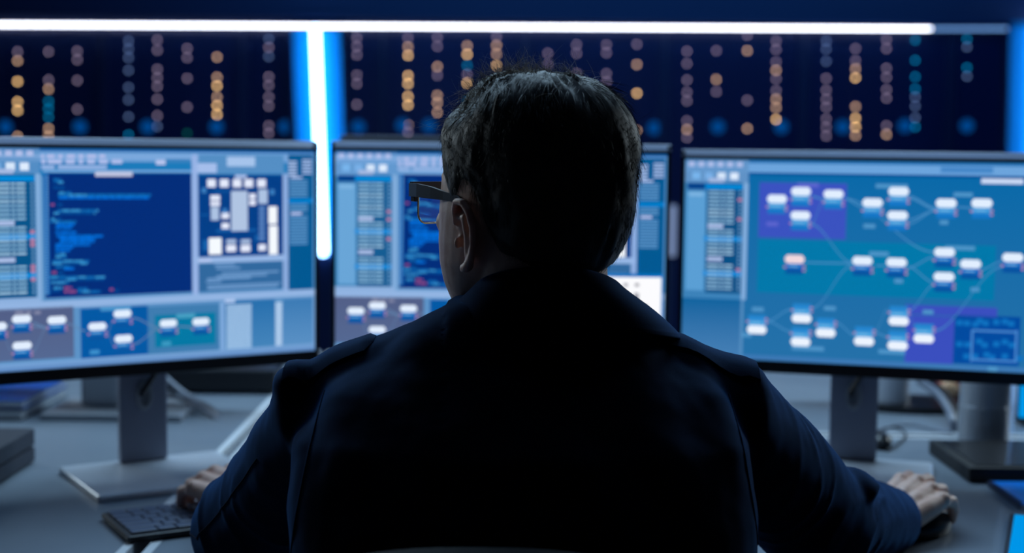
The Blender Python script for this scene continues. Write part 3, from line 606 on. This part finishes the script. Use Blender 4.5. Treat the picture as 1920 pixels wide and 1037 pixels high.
# ------------------------------------------------------------------ hand builder
def hand_into(mb, M, side, curls, spread=1.0, thumb=(0, 0), fr=1.0):
    # wrist origin, +Y fingers, +Z back of hand; side=+1: thumb toward +X
    def P(x, y, z): return M @ Vector((x*side, y, z))
    mb.tube([P(0, -.06, 0), P(0, -.02, .0), P(0, .01, .0)], [.026, .027, .028], 16, flat=.72)
    mcp = [(.030, .086, .004, .071, 0), (.009, .092, .006, .080, 1), (-.013, .087, .004, .073, 2), (-.034, .077, .0, .057, 3)]
    # palm: bars wrist -> mcp
    for (x, y, z, ln, k) in mcp:
        mb.tube([P(x*.55, .0, 0), P(x*.8, y*.55, z+.001), P(x, y, z)], [.017, .0145, .0110], 14)
        mb.ell(P(x, y-.001, z+.004), (.0105, .0115, .0095), None, None, 14, 8, M.to_3x3())
    mb.ell(P(0, .045, -.006), (.030, .040, .014), None, None, 20, 12, (M.to_3x3()))
    mb.tube([P(.018, .015, -.006), P(.036, .045, -.010)], [.017, .013], 12)
    for (x, y, z, ln, k) in mcp:
        c = curls[k]; a = math.radians(c[0]); p = Vector((x, y, z)); pts = [p.copy()]; yaw = (x*3.2)*spread
        segs = (.46, .30, .24)
        for j in range(3):
            d = Vector((math.sin(yaw)*math.cos(a), math.cos(yaw)*math.cos(a), -math.sin(a))); n_ = 2
            for q in range(n_): p = p + d*(ln*segs[j]/n_); pts.append(p.copy())
            if j < 2: a += math.radians(c[1+j])
        rs = [.0112, .0095, .0098, .0086, .0088, .0078, .0070]
        s_ = .88 if k == 3 else (.96 if k == 2 else 1)
        mb.tube([P(*q) for q in pts], [r*s_*fr for r in rs], 12)
    b = Vector((.030, .022, -.010)); ta = math.radians(38+thumb[0]); tz = math.radians(thumb[1]); pts = [b.copy()]; p = b.copy()
    for ln, dd in ((.040, 0), (.030, -16), (.026, -12)):
        ta += math.radians(dd); d = Vector((math.sin(ta)*math.cos(tz), math.cos(ta)*math.cos(tz), -math.sin(tz)))
        for q in range(2): p = p + d*(ln/2); pts.append(p.copy())
    mb.tube([P(*q) for q in pts], [.0145, .0125, .0118, .0100, .0104, .0095, .0080], 12)
def frame(origin, yaw, pitch=0, roll=0):
    # yaw: clockwise from +Y seen from above
    return Matrix.Translation(origin) @ Matrix.Rotation(-yaw, 4, 'Z') @ Matrix.Rotation(pitch, 4, 'X') @ Matrix.Rotation(roll, 4, 'Y')
# ------------------------------------------------------------------ the man
HC = Vector((.019, 1.36, 1.072)); YAW = math.radians(33)
HM = Matrix.Translation(HC) @ Matrix.Rotation(YAW, 4, 'Z')
person = thing('person', 'man seen from behind in a navy jacket, hands on keyboard and mouse', 'person', (.01, 1.2, 0))
bd = MB()
def sup(a, b, p, seg=36):
    out = []
    for k in range(seg):
        t_ = 2*PI*k/seg; c, s_ = math.cos(t_), math.sin(t_)
        out.append((a*math.copysign(abs(c)**(2/p), c), b*math.copysign(abs(s_)**(2/p), s_)))
    return out
# head: jaw/face loft + cranium
jaw = [(-.008, .070, .020, .012), (.0, .064, .032, .024), (.010, .058, .042, .036), (.025, .050, .053, .048), (.04, .042, .063, .057), (.06, .030, .0725, .068), (.08, .021, .077, .076), (.11, .011, .0795, .086), (.14, .004, .0785, .093), (.17, 0, .074, .092), (.19, -.002, .064, .080)]
bd.loft([[Vector((x, y+yc, z)) for x, y in sup(a, b, 2.25)] for z, yc, a, b in jaw], None, HM)
bd.ell((0, -.004, .135), (.0765, .097, .090), None, HM, 40, 24)
bd.tube([(0, .094, .128), (0, .108, .105), (0, .117, .090)], [.007, .008, .0105], 12, None, HM)     # nose
for sx in (-1, 1):
    bd.ell((sx*.011, .105, .088), (.008, .010, .007), None, HM, 12, 8)
    bd.tube([(sx*.012, .094, .144), (sx*.035, .089, .147), (sx*.052, .076, .142)], [.007, .007, .005], 10, None, HM)   # brow
    bd.ell((sx*.040, .070, .098), (.024, .020, .018), None, HM, 16, 10)   # cheek
    bd.ell((sx*.031, .079, .1215), (.0150, .0125, .0115), None, HM, 16, 10)  # lids
bd.tube([(-.024, .088, .0585), (-.008, .099, .0615), (0, .0995, .0605), (.008, .099, .0615), (.024, .088, .0585)], [.003, .0055, .005, .0055, .003], 10, None, HM)
bd.tube([(-.022, .088, .0545), (0, .0985, .0500), (.022, .088, .0545)], [.003, .0070, .003], 10, None, HM)
bd.ell((0, .084, .010), (.020, .014, .014), None, HM, 16, 10)
# ears
for sx in (-1, 1):
    E = HM @ Matrix.Translation((sx*.0775, -.004, .088)) @ Matrix.Rotation(sx*math.radians(-14), 4, 'Z') @ Matrix.Rotation(sx*math.radians(6), 4, 'Y')
    # local: Y = back/front of ear, Z up ; helix sweeps from front-top over back to lobe
    hel = [(.001, .010, .012), (.003, .009, .026), (.006, .002, .034), (.009, -.009, .034), (.011, -.018, .026), (.011, -.022, .012), (.010, -.020, -.004), (.007, -.013, -.018), (.004, -.005, -.027), (.002, .002, -.029)]
    bd.tube([(sx*x, y, z) for x, y, z in hel], [.0030, .0036, .0040, .0042, .0042, .0040, .0038, .0040, .0055, .005], 10, None, E)
    bd.tube([(sx*-.004, .006, .018), (sx*.002, -.008, .020), (sx*.003, -.011, .002), (sx*.001, -.005, -.016)], [.006, .008, .0075, .0055], 10, None, E, flat=.8)
    bd.ell((sx*.002, .009, -.006), (.0035, .004, .006), None, E, 10, 8)      # tragus
    bd.tube([(sx*-.010, -.004, .022), (sx*-.010, -.004, -.014)], [.008, .008], 10, None, E)
# neck
NB = Vector((.028, 1.335, 1.03))
bd.tube([HM @ Vector((0, -.018, .085)), HM @ Vector((.0, -.022, .045)), Vector((.030, 1.335, 1.085)), NB], [.060, .060, .066, .075], 28)
# torso / arms (inside clothes)
SC_ = .86
torso = [(.46, 1.16, .155, .115), (.55, 1.165, .165, .12), (.70, 1.20, .165, .11), (.85, 1.25, .175, .105), (.95, 1.29, .18, .10), (1.0, 1.31, .165, .085), (1.03, 1.325, .12, .07)]
bd.loft([[Vector((x*.92+.012, y*.92+yc, z)) for x, y in sup(a, b, 2.5)] for z, yc, a, b in torso])
ELr, WRr = Vector((.345, 1.555, .835)), Vector((.494, 1.805, .770))
ELl, WRl = Vector((-.296, 1.585, .806)), Vector((-.347, 1.845, .775))
SHr, SHl = Vector((.192, 1.335, .985)), Vector((-.168, 1.335, .980))
bd.tube([(.09, 1.33, 1.01), SHr, (SHr+ELr)/2, ELr, (ELr+WRr)/2, WRr], [.04, .046, .044, .040, .036, .027], 18)
bd.tube([(-.07, 1.33, 1.01), SHl, (SHl+ELl)/2, ELl, (ELl+WRl)/2, WRl], [.04, .046, .044, .040, .036, .027], 18)
for sx in (-1, 1):
    bd.tube([(.012+sx*.085, 1.17, .50), (.012+sx*.11, 1.40, .53), (.012+sx*.12, 1.60, .53), (.012+sx*.12, 1.62, .30), (.012+sx*.12, 1.60, .09), (.012+sx*.125, 1.70, .05)], [.085, .078, .058, .050, .036, .030], 18)
HLw = frame(WRl + Vector((0, .0, .002)), math.radians(-44), math.radians(7), math.radians(-6))
hand_into(bd, HLw, 1, [(20, 46, 30), (24, 50, 30), (26, 50, 30), (22, 56, 28)], thumb=(0, 16))
HRw = frame(WRr + Vector((.0, .0, .003)), math.radians(42), math.radians(14), math.radians(8))
hand_into(bd, HRw, -1, [(14, 34, 24), (18, 38, 26), (22, 42, 28), (24, 46, 28)], thumb=(4, 22))
body = bd.build('body', M_skin, person, fixn=True)
evaluate(body, remesh(.0024, 3, .5))
print('body verts', len(body.data.vertices))
# eyes
for sx in (-1, 1):
    m = MB(); c = (sx*.031, .085, .119); m.ell(c, (.0105, .0105, .0105), mat('eye_white', L(230, 228, 224), .2), HM, 20, 12)
    m.ell((sx*.031, .0922, .119), (.0052, .0038, .0052), mat('iris_brown', L(70, 50, 35), .2), HM, 16, 8); m.build('eye', None, person, True)
# ------------------------------------------------------------------ hair
HCN = Vector((0, -.002, .135))
def smooth(a, b, x):
    t_ = max(0, min(1, (x-a)/(b-a))); return t_*t_*(3-2*t_)
def interp(tab, x):
    for (a, va), (b, vb) in zip(tab, tab[1:]):
        if x <= b: return va + (vb-va)*max(0, (x-a))/(b-a)
    return tab[-1][1]
HLINE = [(0, 44), (30, 42), (48, 24), (60, 6), (70, -18), (80, -20), (87, -4), (97, -4), (106, -18), (118, -40), (150, -52), (180, -56)]
def hairpt(az, el, extra=0):
    # az in degrees from front, signed (+ toward local -x = his left); returns local point and normal-ish
    d = Vector((-math.sin(math.radians(az))*math.cos(math.radians(el)), math.cos(math.radians(az))*math.cos(math.radians(el)), math.sin(math.radians(el))))
    hl = interp(HLINE, abs(az)); k = smooth(0, 16, el-hl)
    skull = 1/math.sqrt((d.x/.0765)**2+(d.y/.097)**2+(d.z/.090)**2)
    if d.z < 0: skull = 1/math.sqrt((d.x/.0765)**2+(d.y/.096)**2+(d.z/.125)**2)
    if d.z >= 0: p_ = 2.5; R = (abs(d.x/.087)**p_+abs(d.y/.108)**p_+abs(d.z/.1115)**p_)**(-1/p_)
    else:
        R2 = 1/math.sqrt((d.x/.087)**2+(d.y/.108)**2+(d.z/.125)**2); p_ = 2.5
        R1 = (abs(d.x/.087)**p_+abs(d.y/.108)**p_+abs(d.z/.1115)**p_)**(-1/p_); q_ = smooth(0, 40, -el); R = R1*(1-q_)+R2*q_
    R += .003*math.exp(-((az+120)/45)**2 - ((el-30)/14)**2) - .006*math.exp(-((az+120)/45)**2 - ((el+2)/15)**2) - .006*math.exp(-((el-86)/22)**2)
    # short sides at temples
    side = smooth(40, 70, abs(az))*(1-(smooth(110, 140, az) if az > 0 else smooth(84, 112, -az)))*(1-smooth(-6, 44, el))
    R = R*(1-side) + (skull+.0055)*side
    # quiff: fuller at the front top, dip beside it on his left
    R += .006*math.exp(-((az+5)/40)**2 - ((el-66)/16)**2)
    R -= .015*math.exp(-((az-62)/28)**2 - ((el-50)/13)**2)
    R -= .006*smooth(70, 90, el)*0
    r = (skull-.003)*(1-k) + R*k + extra
    return HCN + d*r
hm = MB(); NA, NE = 120, 46; grid = []
for i in range(NA):
    az = -180+360*i/NA; hl = interp(HLINE, abs(az)); col = []
    for j in range(NE):
        e = hl + (89.5-hl)*j/(NE-1); p_ = hairpt(az, e)
        n_ = noise.noise(Vector((az/9, e/16, 3)))*.0022 + noise.noise(Vector((az/3.2, e/11, 9)))*.0018*(1+smooth(30, 60, e))
        p_ = p_ + (p_-HCN).normalized()*n_*smooth(0, 12, e-hl); col.append(p_)
    grid.append(col)
vs = [p_ for col in grid for p_ in col]; fs = []
for i in range(NA):
    for j in range(NE-1): a = i*NE+j; b = ((i+1) % NA)*NE+j; fs.append([a, b, b+1, a+1])
top = len(vs); vs.append(hairpt(0, 90)); 
for i in range(NA): fs.append([i*NE+NE-1, ((i+1) % NA)*NE+NE-1, top])
hm.add(vs, fs, None, HM)
rh = random.Random(11)
def strand(mb, pts, w):
    n_ = len(pts); vs = []; fs = []
    for i, p_ in enumerate(pts):
        r = w*(1-.75*i/(n_-1)); t_ = (pts[min(i+1, n_-1)]-pts[max(i-1, 0)]).normalized(); a = t_.cross(Vector((.3, .5, .8))).normalized(); b = t_.cross(a)
        for k in range(3): vs.append(p_ + a*(r*math.cos(2.094*k)) + b*(r*math.sin(2.094*k)))
    for i in range(n_-1):
        for k in range(3): fs.append([i*3+k, i*3+(k+1) % 3, (i+1)*3+(k+1) % 3, (i+1)*3+k])
    mb.add(vs, fs)
def flow(az, el):
    # tangential growth direction in (az, el): returns d(az), d(el)
    return
for n_ in range(13000):
    az = rh.uniform(-180, 180); z_ = rh.uniform(-.85, 1); el = math.degrees(math.asin(z_)); hl = interp(HLINE, abs(az))
    if el < hl+1: continue
    base = hairpt(az, el); out = (base-HCN).normalized()
    topk = smooth(35, 60, el)
    down = (Vector((0, 0, -1)) - out*Vector((0, 0, -1)).dot(out))
    back = Vector((-.55, -.6, .15)); back = back - out*back.dot(out)      # top hair swept back and to his left
    if az < -40 and el < 62: back = Vector((.25, -.5, -.8)); back -= out*back.dot(out)
    dr = (down*(1-topk) + back*topk).normalized()
    if abs(az) < 100 and el < 35: dr = (dr+Vector((0, -.7, 0))).normalized()
    dr = (dr + Vector([rh.gauss(0, .16) for _ in range(3)])).normalized()
    ln = (.013+.022*topk)*rh.uniform(.6, 1.25); lift = rh.uniform(.02, .26)*(1+.4*topk)
    pts = []; p_ = base - out*.001; d = (dr + out*lift*1.6).normalized()
    for k in range(5): pts.append(HM @ p_); p_ = p_ + d*(ln/4); d = (d - out*(.16) + dr*.08).normalized()
    strand(hm, pts, .00014+.00007*rh.random())
# fly-aways
fm = MB()
for n_ in range(420):
    az = rh.choice((rh.gauss(60, 25), rh.uniform(-180, 180), rh.gauss(20, 40))); el = rh.choice((rh.uniform(38, 88), rh.gauss(48, 8)))
    el = min(el, 89)
    if el < interp(HLINE, min(abs(az), 180)): continue
    base = hairpt(az, el); out = (base-HCN).normalized(); tang = Vector([rh.gauss(0, 1) for _ in range(3)]); tang = (tang - out*tang.dot(out)).normalized()
    ln = rh.uniform(.012, .040); d = (out*rh.uniform(.25, 1.0)+tang).normalized(); p_ = base; pts = []
    cv = (Vector([rh.gauss(0, .22) for _ in range(3)]) - out*.12)
    for k in range(7): pts.append(HM @ p_); p_ = p_ + d*(ln/6); d = (d+cv*.6).normalized()
    strand(fm if n_ % 5 else hm, pts, .00017)
hair = hm.build('hair', M_hair, person, True, fixn=False)
M_loose = mat('backlit_loose_hair', L(170, 160, 150), .4, trans=0)  # backlight on stray hairs is put into a paler hair colour
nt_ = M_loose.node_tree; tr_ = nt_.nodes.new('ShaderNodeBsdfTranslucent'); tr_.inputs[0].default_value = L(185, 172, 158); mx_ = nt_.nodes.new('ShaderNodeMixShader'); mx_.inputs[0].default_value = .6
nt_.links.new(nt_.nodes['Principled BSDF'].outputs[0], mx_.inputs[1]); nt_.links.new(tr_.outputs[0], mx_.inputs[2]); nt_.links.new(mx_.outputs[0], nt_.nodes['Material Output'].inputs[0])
lh = fm.build('loose_hairs', M_loose, person, True, fixn=False); lh['label'] = 'stray hairs coloured pale to imitate backlight'
# ------------------------------------------------------------------ glasses
g = thing('eyeglasses', 'dark rectangular eyeglasses with thick temples worn by the man', 'eyeglasses', HM @ Vector((0, .11, .122)))
def rrect(cx, cz, w, h, r, n_=6):
    out = []
    for (sx, sz, a0) in ((1, 1, 0), (-1, 1, 90), (-1, -1, 180), (1, -1, 270)):
        for k in range(n_+1):
            a = math.radians(a0+90*k/n_); out.append((cx+sx*(w/2-r)+r*math.cos(a), cz+sz*(h/2-r)+r*math.sin(a)))
    return out
for sx in (-1, 1):
    cx, cz = sx*.0365, .114; w, h = .055, .038
    def FY(x): return .117 - abs(x)**2*1.9
    pts = rrect(cx, cz, w, h, .010)
    m = MB(); P_ = [(x, FY(x), z) for x, z in pts]; P_ = P_+[P_[0], P_[1]]
    m.tube(P_, .0010, 8, None, HM); o = m.build('lower_rim', M_fmetal, g, True)
    m = MB(); n_ = len(pts); a = [Vector((x, FY(x)+.0008, z)) for x, z in pts]; b = [Vector((x, FY(x)-.0008, z)) for x, z in pts]
    m.add(a+b, [list(range(n_)), list(range(n_, 2*n_))[::-1]]+[[k, (k+1) % n_, n_+(k+1) % n_, n_+k] for k in range(n_)], None, HM); m.build('lens', M_lens, g)
    # brow bar
    m = MB(); xs = [sx*(.009+.0073*k) for k in range(9)]+[sx*.0735]
    rings = [[Vector((x, FY(x)-.0028, cz+.0135)), Vector((x, FY(x)+.0025, cz+.0135)), Vector((x, FY(x)+.0025, cz+.0225)), Vector((x, FY(x)-.0028, cz+.0225))] for x in xs]
    m.loft(rings, None, HM); m.build('brow_bar', M_frame, g)
    # temple
    tm = [(.0735, FY(.0735)+.002, cz+.0145, .0065), (.0755, .090, cz+.0145, .0065), (.077, .060, cz+.013, .0058), (.0775, .035, cz+.011, .0042), (.079, .005, cz+.009, .0030), (.081, -.010, cz+.004, .0028), (.0815, -.022, cz-.010, .0026), (.081, -.028, cz-.024, .0025)]
    m = MB(); m.loft([[Vector((sx*(x-.0015), y, z-hh)), Vector((sx*(x+.0015), y, z-hh)), Vector((sx*(x+.0015), y, z+hh)), Vector((sx*(x-.0015), y, z+hh))] for x, y, z, hh in tm], None, HM); m.build('temple', M_frame, g)
    m = MB(); m.box((sx*.071-.002, FY(.0735)-.006, cz+.003), (sx*.071+.002, FY(.0735)+.002, cz+.0145), None, HM, .0005); m.build('hinge', M_frame, g)
m = MB(); m.tube([(-.010, .1165, .124), (0, .1175, .127), (.010, .1165, .124)], .0018, 10, None, HM); m.build('bridge', M_frame, g)
# ------------------------------------------------------------------ jacket
jb = MB()
jt = [(.50, 1.16, .185, .140), (.60, 1.17, .19, .140), (.72, 1.20, .195, .135), (.84, 1.235, .205, .130), (.92, 1.265, .212, .125), (.98, 1.29, .208, .115), (1.02, 1.315, .188, .098), (1.05, 1.33, .150, .082), (1.078, 1.335, .108, .072), (1.10, 1.338, .078, .068)]
jb.loft([[Vector((x+.012+.010*smooth(1.0, 1.1, z), y+yc, z)) for x, y in sup(a, b, 2.4)] for z, yc, a, b in jt])
def mid(a, b, t_): return a+(b-a)*t_
jb.tube([(.07, 1.335, 1.035), (.14, 1.335, 1.012), SHr+Vector((.0, 0, .002)), mid(SHr, ELr, .33)+Vector((.004, 0, 0)), mid(SHr, ELr, .66), ELr+Vector((.0, -.005, -.002)), mid(ELr, WRr, .3), mid(ELr, WRr, .6), mid(ELr, WRr, .92)], [.05, .057, .064, .064, .064, .063, .058, .050, .041], 28)
jb.tube([(-.05, 1.335, 1.035), (-.11, 1.335, 1.012), SHl+Vector((0, 0, .002)), mid(SHl, ELl, .33), mid(SHl, ELl, .66), ELl+Vector((-.002, -.005, -.002)), mid(ELl, WRl, .3), mid(ELl, WRl, .6), mid(ELl, WRl, .92)], [.05, .057, .062, .061, .061, .062, .054, .044, .037], 28)
# shoulder-seam puffs and elbow bunching seen on the outline
jb.ell((-.203, 1.335, 1.018), (.022, .035, .022)); jb.ell((.222, 1.335, 1.022), (.020, .035, .018)); jb.ell(ELr+Vector((.028, -.02, .038)), (.030, .035, .026))
jacket = jb.build('jacket', M_cloth, person)
evaluate(jacket, remesh(.0048, 5, .5))
me = jacket.data; n_ = len(me.vertices); co_ = np.empty(n_*3); me.vertices.foreach_get('co', co_); co_ = co_.reshape(-1, 3)
no_ = np.array([v.normal[:] for v in me.vertices])
def armfold(p_, A, B, W):
    # wrinkles running round the sleeve, stronger near the elbow
    best = 1e9; s_ = 0
    for (a, b, off) in ((A, B, 0), (B, W, (B-A).length)):
        d = b-a; t_ = max(0, min(1, (p_-a).dot(d)/d.length_squared)); q = (p_-(a+d*t_)).length
        if q < best: best = q; s_ = off + t_*d.length
    return best, s_
for i in range(n_):
    p_ = Vector(co_[i]); h = noise.noise(p_*9)*.004 + noise.noise(p_*22+Vector((3, 1, 7)))*.0018 + noise.noise(p_*60)*.0005
    if abs(p_.x-.012) > .15 or p_.y > 1.47:
        A, B, W = (SHr, ELr, WRr) if p_.x > 0 else (SHl, ELl, WRl)
        dd, s_ = armfold(p_, A, B, W)
        ang = noise.noise(p_*7)*2.2; k = .35+.65*math.exp(-((s_-(B-A).length)/.10)**2)
        fld = 1-abs(math.sin(s_*38+ang*2.6+p_.z*14+noise.noise(p_*13)*1.6)); h += (fld**2)*.0045*k*smooth(.02, .08, s_)*(.35+.65*smooth(-.25, .35, noise.noise(p_*11+Vector((5, 2, 1)))))
    if abs(p_.x) > .06 and p_.z > .9 and p_.y < 1.4:   # drag lines from shoulder
        h += .0022*math.sin(p_.x*95+p_.z*28+noise.noise(p_*8)*3)*smooth(.92, 1.0, p_.z)
    co_[i] += no_[i]*h
me.vertices.foreach_set('co', co_.reshape(-1)); me.update()
me.polygons.foreach_set('use_smooth', [True]*len(me.polygons))
bvh = BVHTree.FromPolygons([tuple(v) for v in co_], [tuple(p_.vertices) for p_ in me.polygons])
def drape(path, width, thick, name, m, parent, from_=Vector((0, 0, 1)), sub=5, pointed=False, rise=None):
    P_ = [Vector(p_) for p_ in path]; n2 = len(P_); rings = []
    for i in range(n2):
        t_ = (P_[min(i+1, n2-1)]-P_[max(i-1, 0)]).normalized(); side = t_.cross(from_).normalized(); row_t = []; row_b = []
        for k in range(sub+1):
            w = width*(k/sub-.5); 
            if pointed and i == 0: w *= .35
            q = P_[i]+side*w; hit = bvh.ray_cast(q+from_*.15, -from_, .4)
            z = hit[0] if hit[0] is not None else q
            up_ = thick*(1 if 0 < k < sub else .8)*(.25 if pointed and i == 0 else 1) + (rise[i] if rise else 0)
            row_t.append(z+from_*up_); row_b.append(z-from_*.003)
        rings.append(row_t+row_b[::-1])
    q = MB(); q.loft(rings); o = q.build(name, m, parent, True); return o
def lerp_path(a, b, n2): return [Vector(a)+(Vector(b)-Vector(a))*(i/(n2-1)) for i in range(n2)]
for (a, b, bx) in (((-.128, 1.325, 1.1), (-.212, 1.33, 1.1), -.138), ((.105, 1.33, 1.1), (.232, 1.33, 1.1), .115)):
    drape(lerp_path(a, b, 14), .046, .0045, 'epaulette', M_cloth, jacket, pointed=True)
    if bx < 0: continue
    h = bvh.ray_cast(Vector((bx, 1.33, 1.3)), Vector((0, 0, -1)))[0]
    q = MB(); q.lathe([(.006, 0), (.0068, .002), (.006, .0038), (.002, .0034)], (h.x, h.y, h.z+.004), 16); q.build('button', M_blackp, jacket, True)
# shoulder and back yoke seams as raised stitched welts
def seam(path, from_, name='seam', r=.0011, m=M_stitch, off=.0006):
    pts = []
    for p_ in path:
        h = bvh.ray_cast(Vector(p_)+from_*.2, -from_, .5)[0]
        if h is not None: pts.append(h+from_*off)
    if len(pts) > 2: q = MB(); q.tube(pts, r*.7, 6); q.build(name, m, jacket, True)
bk = Vector((0, -1, 0))
seam([(-.17-.03*t_, 1.2, 1.02-.2*t_) for t_ in np.linspace(0, 1, 24)], bk, r=.0014, m=M_cloth)
seam([(.20+.03*t_, 1.2, 1.02-.2*t_) for t_ in np.linspace(0, 1, 24)], bk, r=.0014, m=M_cloth)
vl = Vector((-.55, -.83, .1)).normalized()
seam([mid(SHl, ELl, t_)+Vector((-.02, -.01, .0)) for t_ in np.linspace(.25, 1, 30)]+[mid(ELl, WRl, t_)+Vector((-.02, 0, 0)) for t_ in np.linspace(.05, .5, 16)], vl, r=.0009)
# collar
NX, NY = .034, 1.338
inner, fold, outer, under = [], [], [], []
rings = []
for i in range(41):
    th = math.radians(-148+296*i/40)           # 0 = straight back (toward camera)
    sn, cs = math.sin(th), math.cos(th)
    bk_ = (1+cs)/2
    zf = 1.088+.050*bk_**1.1; rf = .0665
    zl = 1.052+.036*bk_ ; ro = .086+.030*(1-bk_) + (.030*max(0, sn)**2 if sn > 0 else .006*sn*sn)
    if sn > 0: zl -= .006*sn
    def CP(r, z, ky=1.0): return Vector((NX+r*sn, NY-r*cs*ky, z))
    rings.append([CP(rf-.006, 1.055), CP(rf-.004, zf-.006), CP(rf-.001, zf), CP(rf+.003, zf), CP(rf+.007, zf-.005), CP((rf+ro)/2+.004, (zf+zl)/2+.004), CP(ro, zl+.001), CP(ro-.001, zl-.003), CP((rf+ro)/2, (zf+zl)/2-.002), CP(rf+.004, zf-.014), CP(rf-.001, 1.052)])
q = MB(); q.loft(rings); collar = q.build('collar', M_cloth, jacket, True)
sm_ = collar.modifiers.new('sub', 'SUBSURF'); sm_.levels = 1; sm_.render_levels = 2
# cuffs
for W, E_, rc in ((WRr, ELr, .042), (WRl, ELl, .0385)):
    d = (W-E_).normalized(); q = MB(); c = mid(E_, W, .93)
    q.tube([c-d*.02, c+d*.004, c+d*.010], [rc+.0015, rc+.001, rc-.002], 28, cap=False); q.tube([c-d*.02, c+d*.010], [rc-.004, rc-.006], 28, cap=False); q.build('cuff', M_cloth, jacket, True)
# trousers and shoes
q = MB()
for sx in (-1, 1):
    q.tube([(.012+sx*.08, 1.15, .52), (.012+sx*.11, 1.40, .535), (.012+sx*.12, 1.61, .53), (.012+sx*.12, 1.625, .30), (.012+sx*.12, 1.61, .10)], [.105, .092, .072, .064, .055], 20)
tr = q.build('trousers', M_trouser, person); evaluate(tr, remesh(.009, 3, .5))
for sx in (-1, 1):
    q = MB(); q.tube([(.012+sx*.12, 1.585, .045), (.012+sx*.125, 1.66, .045), (.012+sx*.13, 1.76, .035), (.012+sx*.13, 1.82, .028)], [.042, .045, .042, .030], 16)
    q.v = [Vector((v.x, v.y, max(v.z, .001))) for v in q.v]; q.build('shoe', M_shoe, person, True)
# ------------------------------------------------------------------ chair
ch = thing('office_chair', 'dark office chair behind the man, only the curved top of its backrest visible', 'chair', (.0, 1.17, 0))
q = MB(); rings = []
for i in range(25):
    u = i/24*2-1; x = u*.22-.02; y = 1.075+.06*u*u; zt = .935-.075*abs(u)**2.4
    rings.append([Vector((x, y-.018, .55)), Vector((x, y-.03, .74)), Vector((x, y-.012, zt-.006)), Vector((x, y+.0, zt)), Vector((x, y+.012, zt-.008)), Vector((x, y-.006, .74)), Vector((x, y+.004, .55))])
q.loft(rings); q.build('backrest', M_chair, ch, True)
q = MB(); q.box((-.24, 1.0, .40), (.25, 1.44, .445), None, None, .018, 3); q.build('seat', M_chair, ch)
q = MB(); q.tube([(0, 1.02, .41), (0, .99, .46), (0, 1.02, .60)], .018, 10); q.build('back_support', M_blackp, ch)
q = MB(); q.tube([(0, 1.2, .09), (0, 1.2, .40)], .025, 14, cap=False); q.build('gas_column', M_blackp, ch)
for k in range(5):
    a = 2*PI*k/5+.3; q = MB(); q.tube([(0, 1.2, .10), (.28*math.cos(a), 1.2+.28*math.sin(a), .075)], [.022, .014], 10); lg = q.build('leg', M_blackp, ch)
    q = MB(); q.lathe([(.004, -.012), (.028, -.012), (.028, .012), (.004, .012)], (0, 0, 0), 20, None, Matrix.Translation((.28*math.cos(a), 1.2+.28*math.sin(a), .029)) @ Matrix.Rotation(PI/2, 4, 'X')); q.build('castor', M_blackp, lg)
# mouse under his right hand
mc = HRw @ Vector((.008, .078, 0)); M = RZ(-math.radians(42), (mc.x, mc.y, DZ))
t = thing('computer_mouse', 'black mouse held under the mans right hand', 'mouse', (mc.x, mc.y, DZ))
q = MB(); q.ell((0, 0, .010), (.031, .056, .024), None, M, 28, 16); q.v = [Vector((v.x, v.y, max(v.z, DZ+.001))) for v in q.v]; q.build('shell', M_blackp, t, True)
q = MB(); q.box((-.003, .028, .020), (.003, .044, .031), None, M, .001); q.build('scroll_wheel', M_darkgrey, t)
# ------------------------------------------------------------------ lights
def area(name, loc, size, sy, energy, col, rot=(0, 0, 0)):
    l = bpy.data.lights.new(name, 'AREA'); l.shape = 'RECTANGLE'; l.size = size; l.size_y = sy; l.energy = energy; l.color = col
    o = bpy.data.objects.new(name, l); C.objects.link(o); o.location = loc; o.rotation_euler = rot; return o
area('ceiling_light', (-.1, 3.1, 2.55), 2.4, .5, 50, (.50, .76, 1.0), (math.radians(-12), 0, 0))
def aim(name, loc, tgt, sx_, sy_, en, col):
    o = area(name, loc, sx_, sy_, en, col); o.rotation_euler = (Vector(tgt)-Vector(loc)).to_track_quat('-Z', 'Y').to_euler()
aim('rim_light_left', (-2.9, 4.0, 2.1), (0, 1.5, 1.1), .6, .9, 21, (.74, .90, 1.0))  # unseen light added behind the man for the rim, not wall-mounted
aim('rim_light_right', (2.9, 4.0, 2.1), (0, 1.5, 1.1), .6, .9, 27, (.74, .90, 1.0))  # matching unseen rim light on the right, also off the wall
area('fill_light_near', (0, 2.05, 2.6), 2.6, .25, 4, (.36, .62, 1.0))  # added fill that brightens stand fronts and monitor rims
area('rack_fill_light', (.6, 5.4, 2.65), 4.0, .5, 24, (.05, .36, .95), (math.radians(35), 0, 0))  # added deep-blue fill to brighten the dark racks
w = bpy.data.worlds.new('World'); S.world = w; w.use_nodes = True; w.node_tree.nodes['Background'].inputs[0].default_value = (.15, .3, .7, 1); w.node_tree.nodes['Background'].inputs[1].default_value = .01
